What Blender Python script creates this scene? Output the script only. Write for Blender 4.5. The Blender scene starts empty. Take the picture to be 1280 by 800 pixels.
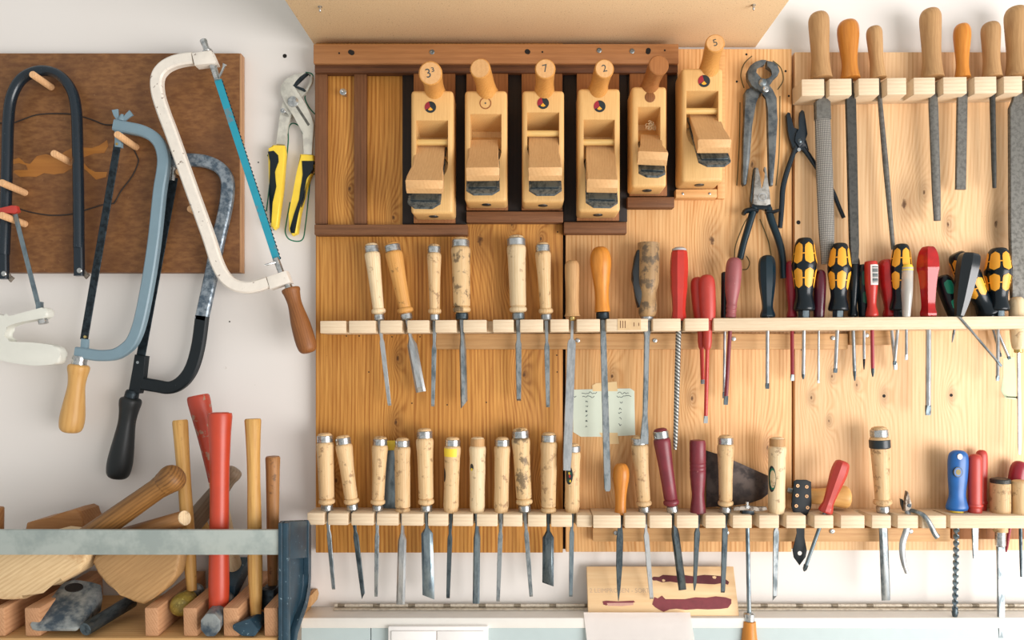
import bpy, bmesh, math, random
from mathutils import Vector, Matrix
random.seed(7)
sc = bpy.context.scene
C = sc.collection
PI = math.pi
# ---------------------------------------------------------------- camera geometry
D, F, CX, CY, CAMZ = 1.30, 928.0, 657.0, 459.0, 1.50     # lens distance to the board, focal length in pixels, principal point
def K(d): return (D - d) / F                              # metres per pixel at a distance d in front of the board
def pw(px, py, d=0.0):
    k = K(d)
    return Vector(((px - CX) * k, -d, CAMZ - (py - CY) * k))
# ---------------------------------------------------------------- materials
def lin(c):
    def f(u):
        u /= 255.0
        return u / 12.92 if u <= 0.04045 else ((u + 0.055) / 1.055) ** 2.4
    return (f(c[0]), f(c[1]), f(c[2]), 1.0)
class NT:
    def __init__(s, name):
        s.m = bpy.data.materials.new(name); s.m.use_nodes = True
        s.nt = s.m.node_tree; s.b = s.nt.nodes['Principled BSDF']
    def new(s, t, **kw):
        n = s.nt.nodes.new(t)
        for k, v in kw.items(): setattr(n, k, v)
        return n
    def put(s, sock, v):
        if hasattr(v, 'is_output'): s.nt.links.new(v, sock)
        else: sock.default_value = v
    def math(s, op, a, b=0.0, c=0.0, clamp=False):
        n = s.new('ShaderNodeMath', operation=op); n.use_clamp = clamp
        s.put(n.inputs[0], a); s.put(n.inputs[1], b); s.put(n.inputs[2], c)
        return n.outputs[0]
    def mix(s, f, a, b, mode='MIX'):
        n = s.new('ShaderNodeMix', data_type='RGBA', blend_type=mode)
        s.put(n.inputs[0], f); s.put(n.inputs[6], a); s.put(n.inputs[7], b)
        return n.outputs[2]
    def noise(s, v, scale, detail=2.0, rough=0.5):
        n = s.new('ShaderNodeTexNoise'); s.put(n.inputs['Vector'], v)
        n.inputs['Scale'].default_value = scale; n.inputs['Detail'].default_value = detail
        n.inputs['Roughness'].default_value = rough
        return n.outputs[0]
    def smooth(s, v, a, b):
        n = s.new('ShaderNodeMapRange', interpolation_type='SMOOTHSTEP'); n.clamp = True
        s.put(n.inputs[0], v); n.inputs[1].default_value = a; n.inputs[2].default_value = b
        return n.outputs[0]
    def coords(s, rnd=True):
        tc = s.new('ShaderNodeTexCoord').outputs['Object']
        if not rnd: return tc
        oi = s.new('ShaderNodeObjectInfo')
        cb = s.new('ShaderNodeCombineXYZ')
        r = s.math('MULTIPLY', oi.outputs['Random'], 3.0)
        for i in range(3): s.put(cb.inputs[i], r)
        va = s.new('ShaderNodeVectorMath', operation='ADD')
        s.put(va.inputs[0], tc); s.put(va.inputs[1], cb.outputs[0])
        return va.outputs[0]
    def comb(s, x, y, z):
        cb = s.new('ShaderNodeCombineXYZ')
        s.put(cb.inputs[0], x); s.put(cb.inputs[1], y); s.put(cb.inputs[2], z)
        return cb.outputs[0]
    def sep(s, v):
        n = s.new('ShaderNodeSeparateXYZ'); s.put(n.inputs[0], v); return n.outputs
    def bump(s, h, dist, strength=0.4):
        n = s.new('ShaderNodeBump'); n.inputs['Strength'].default_value = strength
        n.inputs['Distance'].default_value = dist; s.put(n.inputs['Height'], h)
        s.put(s.b.inputs['Normal'], n.outputs[0])
    def end(s, col, rough=0.5, metal=0.0, spec=0.5):
        s.put(s.b.inputs['Base Color'], col); s.put(s.b.inputs['Roughness'], rough)
        s.b.inputs['Metallic'].default_value = metal
        s.b.inputs['Specular IOR Level'].default_value = spec
        return s.m
def wood(name, c1, c2, freq=1500, warp=5.0, stretch=0.06, axis=2, dirt=0.0, dirt_c=(45, 38, 30), rough=0.5, knots=(), tone=0.25, broad=10, ringw=0.5, rnd=True, dscale=70, spec=0.35, contrast=0.9):
    n = NT(name); v = n.coords(rnd and not knots)
    o = n.sep(v); al = o[axis]; a, b = [o[i] for i in range(3) if i != axis]
    vs = n.comb(a, b, n.math('MULTIPLY', al, stretch))
    nn = n.noise(vs, freq * 0.02, 3.0)
    co = n.math('MULTIPLY_ADD', nn, warp, n.math('MULTIPLY', n.math('ADD', a, n.math('MULTIPLY', b, 0.55)), freq))
    core = None
    for (kx, kz, ks) in knots:
        dx = n.math('SUBTRACT', a, kx); dz = n.math('MULTIPLY', n.math('SUBTRACT', al, kz), 0.5)
        dd = n.math('SQRT', n.math('ADD', n.math('MULTIPLY', dx, dx), n.math('MULTIPLY', dz, dz)))
        e = n.math('EXPONENT', n.math('MULTIPLY', dd, -1.0 / (ks * 2.6)))
        co = n.math('MULTIPLY_ADD', e, 42.0, co)
        nz = n.math('MULTIPLY_ADD', n.noise(v, 160, 2), ks * 0.7, dd)
        k1 = n.math('SUBTRACT', 1.0, n.smooth(nz, ks * 0.45, ks * 1.0))
        k1 = n.math('MAXIMUM', k1, n.math('MULTIPLY', n.math('SUBTRACT', 1.0, n.smooth(dd, ks * 0.5, ks * 3.0)), 0.35))
        core = k1 if core is None else n.math('MAXIMUM', core, k1)
    ring = n.math('MULTIPLY_ADD', n.math('SINE', co), 0.5, 0.5)
    ring = n.math('MULTIPLY', n.math('POWER', ring, 1.6), n.math('MULTIPLY_ADD', n.smooth(n.noise(n.comb(a, b, n.math('MULTIPLY', al, 0.02)), freq * 0.07, 2.0), 0.3, 0.7), 0.8, 0.3))
    fib = n.noise(vs, freq * 0.35, 3.0, 0.6)
    fac = n.math('ADD', n.math('MULTIPLY', ring, ringw), n.math('MULTIPLY', n.smooth(fib, 0.3, 0.7), 0.5))
    col = n.mix(n.math('MULTIPLY', fac, contrast, clamp=True), lin(c1), lin(c2))
    br = n.noise(n.comb(a, b, n.math('MULTIPLY', al, 0.25)), broad, 2)
    dk = tuple(x * (1 - tone) for x in c2)
    col = n.mix(n.math('MULTIPLY', n.smooth(br, 0.35, 0.75), tone * 1.6, clamp=True), col, lin(dk))
    if core is not None:
        col = n.mix(n.math('MULTIPLY', core, 0.9, clamp=True), col, lin((70, 38, 18)))
        sp = n.smooth(n.noise(n.comb(a, b, al), 420, 1), 0.74, 0.80)
        col = n.mix(n.math('MULTIPLY', sp, 0.5), col, lin((80, 46, 22)))
    if dirt > 0:
        dn = n.noise(v, dscale, 4.0, 0.65)
        t = 0.72 - 0.25 * dirt
        col = n.mix(n.math('MULTIPLY', n.smooth(dn, t, t + 0.12), 0.75), col, lin(dirt_c))
    n.bump(fac, 0.0006, 0.15)
    return n.end(col, rough, 0.0, spec)
def metal(name, c1, c2, rough=0.35, scale=120, met=0.85, lo=0.4, hi=0.65, c3=None, stretch=1.0):
    n = NT(name); v = n.coords()
    o = n.sep(v)
    v2 = n.comb(o[0], o[1], n.math('MULTIPLY', o[2], stretch))
    f = n.smooth(n.noise(v2, scale, 4.0, 0.65), lo, hi)
    col = n.mix(f, lin(c1), lin(c2))
    if c3:
        col = n.mix(n.smooth(n.noise(v, scale * 2.3, 3.0), 0.58, 0.66), col, lin(c3))
    n.bump(f, 0.0003, 0.1)
    return n.end(col, n.math('MULTIPLY_ADD', f, 0.18, rough - 0.06), met)
def paint(name, c, rough=0.35, var=0.12, worn=None, worn_t=0.62, scale=60, spec=0.5, wscale=None, trans=0.0):
    n = NT(name); v = n.coords()
    f = n.noise(v, scale, 3.0)
    col = n.mix(n.math('MULTIPLY', f, 1.0), lin(tuple(min(255, x * (1 + var)) for x in c)), lin(tuple(x * (1 - var) for x in c)))
    if worn:
        wf = n.smooth(n.noise(v, wscale or scale * 2.5, 4.0, 0.65), worn_t, worn_t + 0.05)
        col = n.mix(wf, col, lin(worn))
    if trans: n.b.inputs['Transmission Weight'].default_value = trans
    return n.end(col, rough, 0.0, spec)
M = {}
# timber
M['beech'] = wood('beech', (226, 194, 148), (200, 160, 110), dirt=0.7, dirt_c=(134, 102, 70))
M['beech_pale'] = wood('beech_pale', (234, 212, 174), (214, 184, 140), dirt=0.58, dirt_c=(150, 122, 94))
M['beech_dirty'] = wood('beech_dirty', (222, 190, 142), (200, 162, 112), dirt=0.85, dirt_c=(72, 60, 48), dscale=55)
M['beech_gold'] = wood('beech_gold', (216, 162, 92), (194, 134, 66), dirt=0.42, dirt_c=(84, 58, 34))
M['driver_wood'] = wood('driver_wood', (178, 144, 100), (140, 108, 72), freq=700, dirt=0.8, dirt_c=(70, 64, 56), dscale=45)
M['file_handle'] = wood('file_handle', (198, 156, 106), (168, 124, 80), dirt=0.2, dirt_c=(110, 78, 52), rough=0.6)
M['file_gold'] = wood('file_gold', (216, 142, 58), (186, 112, 40), freq=900, rough=0.35)
M['saw_handle_brown'] = wood('saw_handle_brown', (150, 96, 52), (116, 70, 36), dirt=0.25, rough=0.5)
M['saw_handle_pale'] = wood('saw_handle_pale', (226, 178, 108), (206, 154, 86), freq=700, rough=0.42)
M['hammer_handle'] = wood('hammer_handle', (214, 168, 98), (176, 126, 62), freq=900, dirt=0.35, dirt_c=(96, 64, 34))
M['hammer_handle_brown'] = wood('hammer_handle_brown', (166, 118, 72), (126, 86, 48), freq=900, dirt=0.5, dirt_c=(78, 54, 34))
M['mallet_handle'] = wood('mallet_handle', (156, 110, 58), (106, 70, 34), freq=1100, dirt=0.3, ringw=0.8)
M['grey_handle'] = wood('grey_handle', (142, 122, 100), (112, 92, 72), freq=1000, dirt=0.3)
M['mallet_pale'] = wood('mallet_pale', (222, 194, 150), (190, 154, 110), freq=1900, axis=0, dirt=0.4, dirt_c=(176, 120, 66), dscale=20, ringw=0.45)
M['mallet_tan'] = wood('mallet_tan', (194, 154, 104), (160, 120, 76), freq=1700, axis=0, dirt=0.2, dirt_c=(110, 72, 40), ringw=0.45)
M['mallet_brown'] = wood('mallet_brown', (178, 126, 76), (148, 98, 54), freq=900, axis=0, dirt=0.2)
M['rail'] = wood('rail', (226, 206, 176), (208, 180, 146), freq=1800, axis=0, tone=0.06, rough=0.6, ringw=0.5)
M['batten'] = wood('batten', (200, 158, 108), (178, 132, 84), freq=1100, axis=0, tone=0.15, rough=0.6)
M['slat'] = wood('slat', (200, 152, 112), (168, 120, 84), freq=1500, axis=1, tone=0.15, rough=0.65, ringw=0.6)
M['tray_base'] = wood('tray_base', (202, 160, 106), (176, 130, 80), freq=900, axis=0, tone=0.15, rough=0.65)
M['plane_body'] = wood('plane_body', (228, 186, 124), (212, 164, 102), freq=1500, tone=0.12, rough=0.42, ringw=0.25, dirt=0.08, dirt_c=(140, 92, 48))
M['plane_wedge'] = wood('plane_wedge', (212, 172, 122), (190, 144, 96), freq=1500, tone=0.15, rough=0.5, ringw=0.3, dirt=0.25, dirt_c=(150, 112, 78))
M['plane_horn'] = wood('plane_horn', (214, 158, 88), (190, 128, 60), freq=1300, tone=0.15, rough=0.42, ringw=0.3)
M['plane_horn_dark'] = wood('plane_horn_dark', (170, 114, 66), (140, 86, 46), freq=1300, tone=0.15, rough=0.42, ringw=0.3)
M['end_grain'] = wood('end_grain', (222, 176, 122), (206, 156, 102), freq=900, stretch=1.0, tone=0.1, ringw=0.35)
M['pin_wood'] = wood('pin_wood', (224, 190, 124), (206, 166, 98), freq=1500, axis=0, tone=0.08)
M['strip_brown'] = wood('strip_brown', (124, 82, 52), (94, 60, 36), freq=1100, tone=0.2, dirt=0.3, dirt_c=(150, 108, 72), dscale=300, rough=0.65)
M['strip_brown_h'] = wood('strip_brown_h', (128, 86, 56), (98, 64, 40), freq=1300, axis=0, tone=0.2, dirt=0.3, dirt_c=(154, 112, 76), dscale=300, rough=0.65)
M['strip_top'] = wood('strip_top', (184, 130, 82), (158, 106, 64), freq=1100, axis=0, tone=0.2, rough=0.6)
M['strip_dark'] = wood('strip_dark', (118, 74, 44), (76, 46, 28), freq=1500, axis=0, tone=0.2, rough=0.6, ringw=0.8)
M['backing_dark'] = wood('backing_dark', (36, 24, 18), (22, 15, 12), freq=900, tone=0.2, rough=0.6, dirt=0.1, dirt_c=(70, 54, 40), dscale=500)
M['back_strip'] = wood('back_strip', (160, 104, 58), (132, 82, 44), freq=1100, tone=0.15, rough=0.6)
M['holder_light'] = wood('holder_light', (226, 176, 118), (206, 152, 94), freq=1500, axis=0, tone=0.1)
M['peg'] = wood('peg', (232, 186, 138), (212, 160, 112), freq=1500, axis=2, tone=0.1)
M['sample_wood'] = wood('sample_wood', (240, 206, 160), (226, 184, 134), freq=420, axis=0, tone=0.08, ringw=0.5)
def chipboard():
    n = NT('chipboard'); v = n.coords(False)
    f = n.noise(v, 520, 4.0, 0.7); g = n.noise(v, 6, 2)
    col = n.mix(n.smooth(f, 0.3, 0.7), lin((246, 222, 184)), lin((226, 194, 150)))
    col = n.mix(n.math('MULTIPLY', n.smooth(n.noise(v, 300, 2), 0.66, 0.72), 0.6), col, lin((140, 100, 60)))
    col = n.mix(n.math('MULTIPLY', g, 0.25), col, lin((206, 164, 112)))
    return n.end(col, 0.75, 0, 0.2)
M['chipboard'] = chipboard()
def plywood():
    n = NT('plywood_brown'); v = n.coords(False); o = n.sep(v)
    vs = n.comb(n.math('MULTIPLY', o[0], 0.4), o[1], o[2])
    f = n.noise(vs, 120, 4.0, 0.65); g = n.noise(v, 9, 3)
    col = n.mix(n.smooth(f, 0.3, 0.7), lin((142, 98, 58)), lin((112, 72, 42)))
    col = n.mix(n.math('MULTIPLY', n.smooth(g, 0.4, 0.7), 0.55), col, lin((88, 56, 36)))
    s = n.smooth(n.noise(n.comb(o[0], o[1], n.math('MULTIPLY', o[2], 0.5)), 260, 2), 0.70, 0.76)
    col = n.mix(n.math('MULTIPLY', s, 0.5), col, lin((150, 112, 76)))
    return n.end(col, 0.5, 0, 0.3)
M['plywood'] = plywood()
M['ply_edge'] = wood('ply_edge', (188, 144, 104), (150, 104, 70), freq=900, tone=0.1)
M['bare_ply'] = wood('bare_ply', (176, 116, 52), (150, 92, 38), freq=500, axis=0, tone=0.15)
def plaster():
    n = NT('wall_paint'); v = n.coords(False)
    g = n.noise(v, 3.0, 3); f = n.noise(v, 90, 3)
    col = n.mix(g, lin((230, 225, 220)), lin((224, 218, 212)))
    s = n.smooth(n.noise(v, 55, 3, 0.6), 0.74, 0.78)
    col = n.mix(n.math('MULTIPLY', s, 0.35), col, lin((190, 180, 164)))
    n.bump(f, 0.0006, 0.12)
    return n.end(col, 0.6, 0, 0.25)
M['wall'] = plaster()
# metals
M['chrome'] = metal('chrome', (200, 200, 198), (150, 154, 154), 0.22, 160)
M['steel'] = metal('steel', (160, 166, 168), (104, 114, 118), 0.36, 90, met=0.8, stretch=0.4)
M['steel_bright'] = metal('steel_bright', (190, 192, 192), (150, 154, 156), 0.36, 90, met=0.8, stretch=0.3)
M['steel_dark'] = metal('steel_dark', (92, 102, 106), (52, 62, 68), 0.36, 90, stretch=0.4)
M['steel_blue'] = metal('steel_blue', (134, 148, 154), (92, 106, 116), 0.38, 50, stretch=0.4)
M['steel_black'] = metal('steel_black', (44, 54, 60), (22, 30, 35), 0.42, 110, met=0.6)
M['file_steel'] = metal('file_steel', (112, 110, 104), (92, 90, 85), 0.5, 160, met=0.5)
M['file_dark'] = metal('file_dark', (72, 71, 67), (56, 57, 54), 0.5, 160, met=0.5)
M['rusty'] = metal('rusty', (150, 140, 128), (88, 72, 58), 0.55, 160, met=0.5)
M['forged'] = metal('forged', (150, 154, 152), (62, 76, 88), 0.45, 30, met=0.4, lo=0.38, hi=0.66)
M['plane_iron'] = metal('plane_iron', (112, 122, 126), (62, 74, 80), 0.42, 160, met=0.6)
M['galv'] = metal('galv', (150, 160, 168), (76, 92, 106), 0.42, 80, met=0.5, lo=0.36, hi=0.66)
M['bar_steel'] = metal('bar_steel', (176, 184, 178), (152, 162, 158), 0.5, 16, met=0.35)
M['plier_steel'] = metal('plier_steel', (150, 148, 142), (112, 108, 102), 0.5, 110, met=0.45)
M['hinge_metal'] = metal('hinge_metal', (222, 212, 194), (196, 184, 166), 0.5, 140, met=0.2)
M['pincer_steel'] = metal('pincer_steel', (112, 116, 116), (52, 60, 66), 0.4, 40, met=0.5, lo=0.36, hi=0.68)
M['knuckle'] = metal('knuckle', (150, 138, 118), (120, 108, 92), 0.5, 140, met=0.3)
M['brass'] = metal('brass', (206, 184, 120), (176, 148, 84), 0.35, 120)
M['scraper_steel'] = metal('scraper_steel', (78, 66, 60), (54, 46, 44), 0.45, 60, met=0.5)
def rasp():
    n = NT('rasp_steel'); v = n.coords(False)
    o = n.sep(v)
    p = n.math('SINE', n.math('ADD', n.math('MULTIPLY', o[0], 1500), n.math('MULTIPLY', o[2], 1300)))
    q = n.math('SINE', n.math('SUBTRACT', n.math('MULTIPLY', o[0], 1500), n.math('MULTIPLY', o[2], 1300)))
    f = n.math('SUBTRACT', 1.0, n.smooth(n.math('MULTIPLY', p, q), 0.0, 0.55))
    col = n.mix(f, lin((196, 190, 180)), lin((84, 82, 78)))
    n.bump(f, 0.001, 0.6)
    return n.end(col, 0.5, 0.4)
M['rasp'] = rasp()
def ribbed():
    n = NT('round_rasp_steel'); v = n.coords(False); o = n.sep(v)
    w = n.math('SINE', n.math('ADD', n.math('MULTIPLY', o[2], 1050), n.math('MULTIPLY', o[0], 800)))
    f = n.math('MULTIPLY_ADD', w, 0.5, 0.5)
    n.bump(f, 0.0008, 0.6)
    return n.end(n.mix(f, lin((186, 186, 180)), lin((62, 66, 66))), 0.45, 0.55)
M['ribbed'] = ribbed()
# paints and plastics
M['black'] = paint('black_plastic', (7, 20, 27), 0.26, spec=0.4)
M['black_matte'] = paint('black_matte', (20, 27, 31), 0.5, worn=(84, 88, 88), worn_t=0.68, scale=90, spec=0.3)
M['black_enamel'] = paint('black_enamel', (16, 30, 40), 0.24, worn=(100, 112, 118), worn_t=0.69, scale=160)
M['black_gloss'] = paint('black_gloss', (6, 18, 24), 0.14, spec=0.6)
M['teal_black'] = paint('teal_black', (8, 34, 44), 0.28, spec=0.4)
M['handle_black'] = paint('handle_black', (34, 37, 38), 0.42, worn=(110, 96, 66), worn_t=0.68, scale=40, spec=0.3)
M['amber'] = paint('amber_insert', (240, 168, 48), 0.4, 0.06)
M['green_insert'] = paint('green_insert', (24, 140, 108), 0.4, 0.06)
M['dark_green'] = paint('dark_green', (20, 84, 62), 0.4, 0.06)
M['red'] = paint('red_plastic', (186, 50, 40), 0.3, 0.06)
M['red_worn'] = paint('red_worn', (180, 58, 48), 0.4, 0.08, worn=(222, 140, 122), worn_t=0.70)
M['red_paint'] = paint('red_paint', (168, 58, 36), 0.42, 0.1, worn=(150, 118, 98), worn_t=0.56, scale=28)
M['red_rubber'] = paint('red_rubber', (182, 62, 36), 0.38, 0.06, worn=(220, 160, 140), worn_t=0.74)
M['red_clear'] = paint('red_clear', (164, 30, 30), 0.12, 0.25)
M['crimson'] = paint('crimson', (150, 36, 50), 0.3, 0.12)
M['maroon'] = paint('maroon', (116, 40, 50), 0.4, 0.15, worn=(164, 104, 100), worn_t=0.68)
M['plum'] = paint('plum', (74, 20, 36), 0.2, 0.15)
M['rose'] = paint('rose_brown', (150, 82, 84), 0.45, 0.1, worn=(182, 132, 128), worn_t=0.66)
M['blue'] = paint('blue_plastic', (28, 92, 160), 0.32, 0.12)
M['yellow'] = paint('yellow_plastic', (244, 208, 64), 0.4, 0.06)
M['grey_cap'] = paint('grey_cap', (176, 172, 170), 0.45)
M['clear'] = paint('clear_plastic', (226, 222, 214), 0.12, 0.04, trans=0.45)
M['white_plastic'] = paint('white_plastic', (216, 216, 206), 0.4, 0.02)
M['socket_white'] = paint('socket_white', (238, 234, 230), 0.4, 0.02)
M['saw_white'] = paint('saw_white', (228, 220, 208), 0.42, 0.05, worn=(134, 118, 106), worn_t=0.635, scale=90, wscale=110)
M['saw_grey'] = paint('saw_grey', (118, 142, 154), 0.4, 0.04)
M['saw_teal'] = paint('saw_teal', (32, 146, 168), 0.35, 0.05, worn=(96, 130, 140), worn_t=0.56, wscale=18)
M['iron_blue'] = paint('iron_blue', (30, 56, 70), 0.42, 0.25, worn=(120, 142, 152), worn_t=0.64, scale=60)
M['olive'] = paint('olive', (128, 110, 44), 0.45, 0.3, worn=(176, 160, 84), worn_t=0.6, scale=120)
M['cabinet_blue'] = paint('cabinet_blue', (178, 192, 192), 0.4, 0.02)
M['ledge_white'] = paint('ledge_white', (230, 226, 218), 0.45, 0.02)
M['paper'] = paint('paper', (246, 240, 236), 0.8, 0.01, spec=0.1)
M['card'] = paint('card', (212, 220, 204), 0.8, 0.02, spec=0.1)
M['tape'] = paint('tape', (226, 196, 148), 0.7, 0.04, spec=0.2)
M['ink'] = paint('ink', (58, 72, 74), 0.7)
M['pencil'] = paint('pencil', (202, 172, 142), 0.7)
M['pen_green'] = paint('pen_green', (24, 112, 84), 0.7)
M['pencil_dark'] = paint('pencil_dark', (96, 84, 48), 0.7)
M['cord_dark'] = paint('cord_dark', (48, 36, 28), 0.7)
M['hole'] = paint('hole', (24, 18, 14), 0.8)
M['glue'] = paint('glue_stain', (124, 52, 58), 0.55, 0.12, scale=120)
M['glue_dark'] = paint('glue_dark', (96, 36, 42), 0.55, 0.15, scale=120)
M['glue_pale'] = paint('glue_pale', (200, 152, 138), 0.6, 0.1, scale=120)
M['mint'] = paint('mint_smear', (196, 208, 170), 0.6, 0.06, scale=40)
M['stamp'] = paint('stamp_brown', (204, 172, 128), 0.6, 0.12)
M['label_white'] = paint('label_white', (232, 222, 216), 0.5, 0.02)
M['tape_black'] = paint('tape_black', (30, 40, 44), 0.35)
M['yellow_mark'] = paint('yellow_mark', (236, 206, 60), 0.5, 0.05)
# ---------------------------------------------------------------- mesh building
def frame(z, twist=0.0):
    z = z.normalized(); y0 = Vector((0, 1, 0))
    if abs(z.dot(y0)) > 0.98: y0 = Vector((0, 0, 1))
    x = y0.cross(z).normalized(); y = z.cross(x)
    m = Matrix((x, y, z)).transposed()
    if twist: m = m @ Matrix.Rotation(twist, 3, 'Z')
    return m.to_4x4()
class MB:
    def __init__(s): s.bm = bmesh.new()
    def loops(s, rings, closed=True, cap=True, mi=0):
        bm = s.bm; prev = None; first = None
        for ring in rings:
            if len(ring) == 1: cur = [bm.verts.new(ring[0])]
            else: cur = [bm.verts.new(p) for p in ring]
            if prev is not None:
                n = max(len(prev), len(cur))
                for i in range(n):
                    j = (i + 1) % n
                    if len(prev) == 1 and len(cur) == 1: break
                    if len(prev) == 1: f = (prev[0], cur[j], cur[i])
                    elif len(cur) == 1: f = (prev[i], prev[j], cur[0])
                    else: f = (prev[i], prev[j], cur[j], cur[i])
                    bm.faces.new(f)
            else: first = cur
            prev = cur
        if cap:
            if len(first) > 2: bm.faces.new(list(reversed(first)))
            if len(prev) > 2: bm.faces.new(prev)
        return s
    def lathe(s, prof, seg=20, T=None, phase=0.0, sx=1.0, sy=1.0):
        rings = []
        for r, z in prof:
            if r <= 1e-7: ring = [Vector((0, 0, z))]
            else: ring = [Vector((r * sx * math.cos(phase + 2 * PI * i / seg), r * sy * math.sin(phase + 2 * PI * i / seg), z)) for i in range(seg)]
            rings.append([T @ p for p in ring] if T else ring)
        return s.loops(rings)
    def ring(s, r0, r1, z0, z1, seg=20, T=None, bev=0.0):
        b = bev or min((z1 - z0) * 0.15, (r1 - r0) * 0.5)
        prof = [(r0, z0), (r1 - b, z0), (r1, z0 + b), (r1, z1 - b), (r1 - b, z1), (r0, z1), (r0, z0)]
        rings = []
        for r, z in prof:
            ring = [Vector((r * math.cos(2 * PI * i / seg), r * math.sin(2 * PI * i / seg), z)) for i in range(seg)]
            rings.append([T @ p for p in ring] if T else ring)
        s.loops(rings, cap=False); bmesh.ops.remove_doubles(s.bm, verts=s.bm.verts, dist=1e-7)
        return s
    def strip(s, secs, shape='rect', ch=0.3, seg=12, T=None):
        rings = []
        for sec in secs:
            z, w, th = sec[:3]; xo = sec[3] if len(sec) > 3 else 0; yo = sec[4] if len(sec) > 4 else 0; dz = sec[5] if len(sec) > 5 else 0
            a, b = w / 2, th / 2
            if shape == 'round': pts = [(a * math.cos(2 * PI * i / seg), b * math.sin(2 * PI * i / seg)) for i in range(seg)]
            elif shape == 'bevel':        # bevel-edged blade: narrow flat on the near side
                c = min(a * 0.45, a); pts = [(-a, b), (-a, b * 0.2), (-a + c, -b), (a - c, -b), (a, b * 0.2), (a, b)]
                pts = pts[::-1] if False else pts
            else:
                c = min(a, b) * ch; pts = [(-a, b - c), (-a, -b + c), (-a + c, -b), (a - c, -b), (a, -b + c), (a, b - c), (a - c, b), (-a + c, b)]
            ring = [Vector((x + xo, y + yo, z + dz * (x / a if a else 0))) for x, y in pts]
            rings.append([T @ p for p in ring] if T else ring)
        return s.loops(rings)
    def prism(s, pts, y0, y1, bevel=0.0, seg=2, both=False):
        bm = s.bm
        va = [bm.verts.new((x, y0, z)) for x, z in pts]; vb = [bm.verts.new((x, y1, z)) for x, z in pts]
        fa = bm.faces.new(va); fb = bm.faces.new(list(reversed(vb))); n = len(pts)
        for i in range(n):
            j = (i + 1) % n; bm.faces.new((va[j], va[i], vb[i], vb[j]))
        if bevel:
            e = [x for x in fa.edges] + ([x for x in fb.edges] if both else [])
            bmesh.ops.bevel(bm, geom=e, offset=bevel, segments=seg, profile=0.5, affect='EDGES', clamp_overlap=True)
        return s
    def box(s, x0, x1, y0, y1, z0, z1, bevel=0.0, seg=2, T=None):
        g = bmesh.ops.create_cube(s.bm, size=1.0); vs = g['verts']
        for v in vs:
            v.co = Vector((x0 + (v.co.x + 0.5) * (x1 - x0), y0 + (v.co.y + 0.5) * (y1 - y0), z0 + (v.co.z + 0.5) * (z1 - z0)))
        if bevel:
            es = set(e for v in vs for e in v.link_edges)
            r = bmesh.ops.bevel(s.bm, geom=list(es), offset=bevel, segments=seg, profile=0.5, affect='EDGES', clamp_overlap=True)
            vs = list(set(vs) & set(s.bm.verts)) + r['verts']
        if T:
            for v in set(x for x in vs if x.is_valid): v.co = T @ v.co
        return s
    def hull(s, pts, bevel=0.0, seg=2):
        vs = [s.bm.verts.new(p) for p in pts]
        r = bmesh.ops.convex_hull(s.bm, input=vs)
        bmesh.ops.delete(s.bm, geom=[v for v in r['geom_interior'] if isinstance(v, bmesh.types.BMVert)], context='VERTS')
        bmesh.ops.dissolve_limit(s.bm, angle_limit=0.06, verts=s.bm.verts, edges=s.bm.edges)
        if bevel: bmesh.ops.bevel(s.bm, geom=list(s.bm.edges), offset=bevel, segments=seg, profile=0.5, affect='EDGES', clamp_overlap=True)
        return s
    def sweep(s, path, hw, hd=None, shape='round', seg=12, ch=0.35):
        n = len(path); rings = []
        for i, p in enumerate(path):
            t = (path[min(i + 1, n - 1)] - path[max(i - 1, 0)]).normalized()
            ref = Vector((0, 1, 0)) if abs(t.y) < 0.9 else Vector((0, 0, 1))
            b = (ref - t * ref.dot(t)).normalized(); nn = t.cross(b)
            a = hw(i / (n - 1)) if callable(hw) else hw
            c = (hd(i / (n - 1)) if callable(hd) else hd) if hd is not None else a
            if shape == 'round': ring = [p + nn * (a * math.cos(2 * PI * q / seg)) + b * (c * math.sin(2 * PI * q / seg)) for q in range(seg)]
            else:
                h = min(a, c) * ch
                ring = [p + nn * x + b * y for x, y in ((a, c - h), (a - h, c), (-a + h, c), (-a, c - h), (-a, -c + h), (-a + h, -c), (a - h, -c), (a, -c + h))]
            rings.append(ring)
        return s.loops(rings)
    def build(s, name, mat, parent=None, T=None, smooth=40.0, loc=None):
        bm = s.bm
        bmesh.ops.recalc_face_normals(bm, faces=bm.faces)
        me = bpy.data.meshes.new(name); bm.to_mesh(me); bm.free()
        for m_ in (mat if isinstance(mat, (list, tuple)) else [mat]): me.materials.append(m_)
        if smooth:
            me.polygons.foreach_set('use_smooth', [True] * len(me.polygons))
            me.set_sharp_from_angle(angle=math.radians(smooth))
        o = bpy.data.objects.new(name, me); C.objects.link(o)
        if parent is not None: o.parent = parent
        if T is not None: o.matrix_basis = T
        if loc is not None: o.location = loc
        return o
def spline(pts, n=8):
    P = [Vector(p) for p in pts]; out = []
    for i in range(len(P) - 1):
        p0, p1, p2, p3 = P[max(i - 1, 0)], P[i], P[i + 1], P[min(i + 2, len(P) - 1)]
        for q in range(n):
            t = q / n
            out.append(0.5 * ((2 * p1) + (p2 - p0) * t + (2 * p0 - 5 * p1 + 4 * p2 - p3) * t * t + (3 * p1 - p0 - 3 * p2 + p3) * t ** 3))
    out.append(P[-1]); return out
def thing(name, label, cat, loc, group=None):
    o = bpy.data.objects.new(name, None); C.objects.link(o); o.location = loc; o.empty_display_size = 0.02
    o['label'] = label; o['category'] = cat
    if group: o['group'] = group
    return o
def tag(o, label, cat, group=None):
    o['label'] = label; o['category'] = cat
    if group: o['group'] = group
    return o
def struct(o): o['kind'] = 'structure'; return o
def lp(root, px, py, d): return pw(px, py, d) - root.location
def ppoly(root, pts, d): return [(v.x, v.z) for v in (lp(root, x, y, d) for x, y in pts)]
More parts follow.
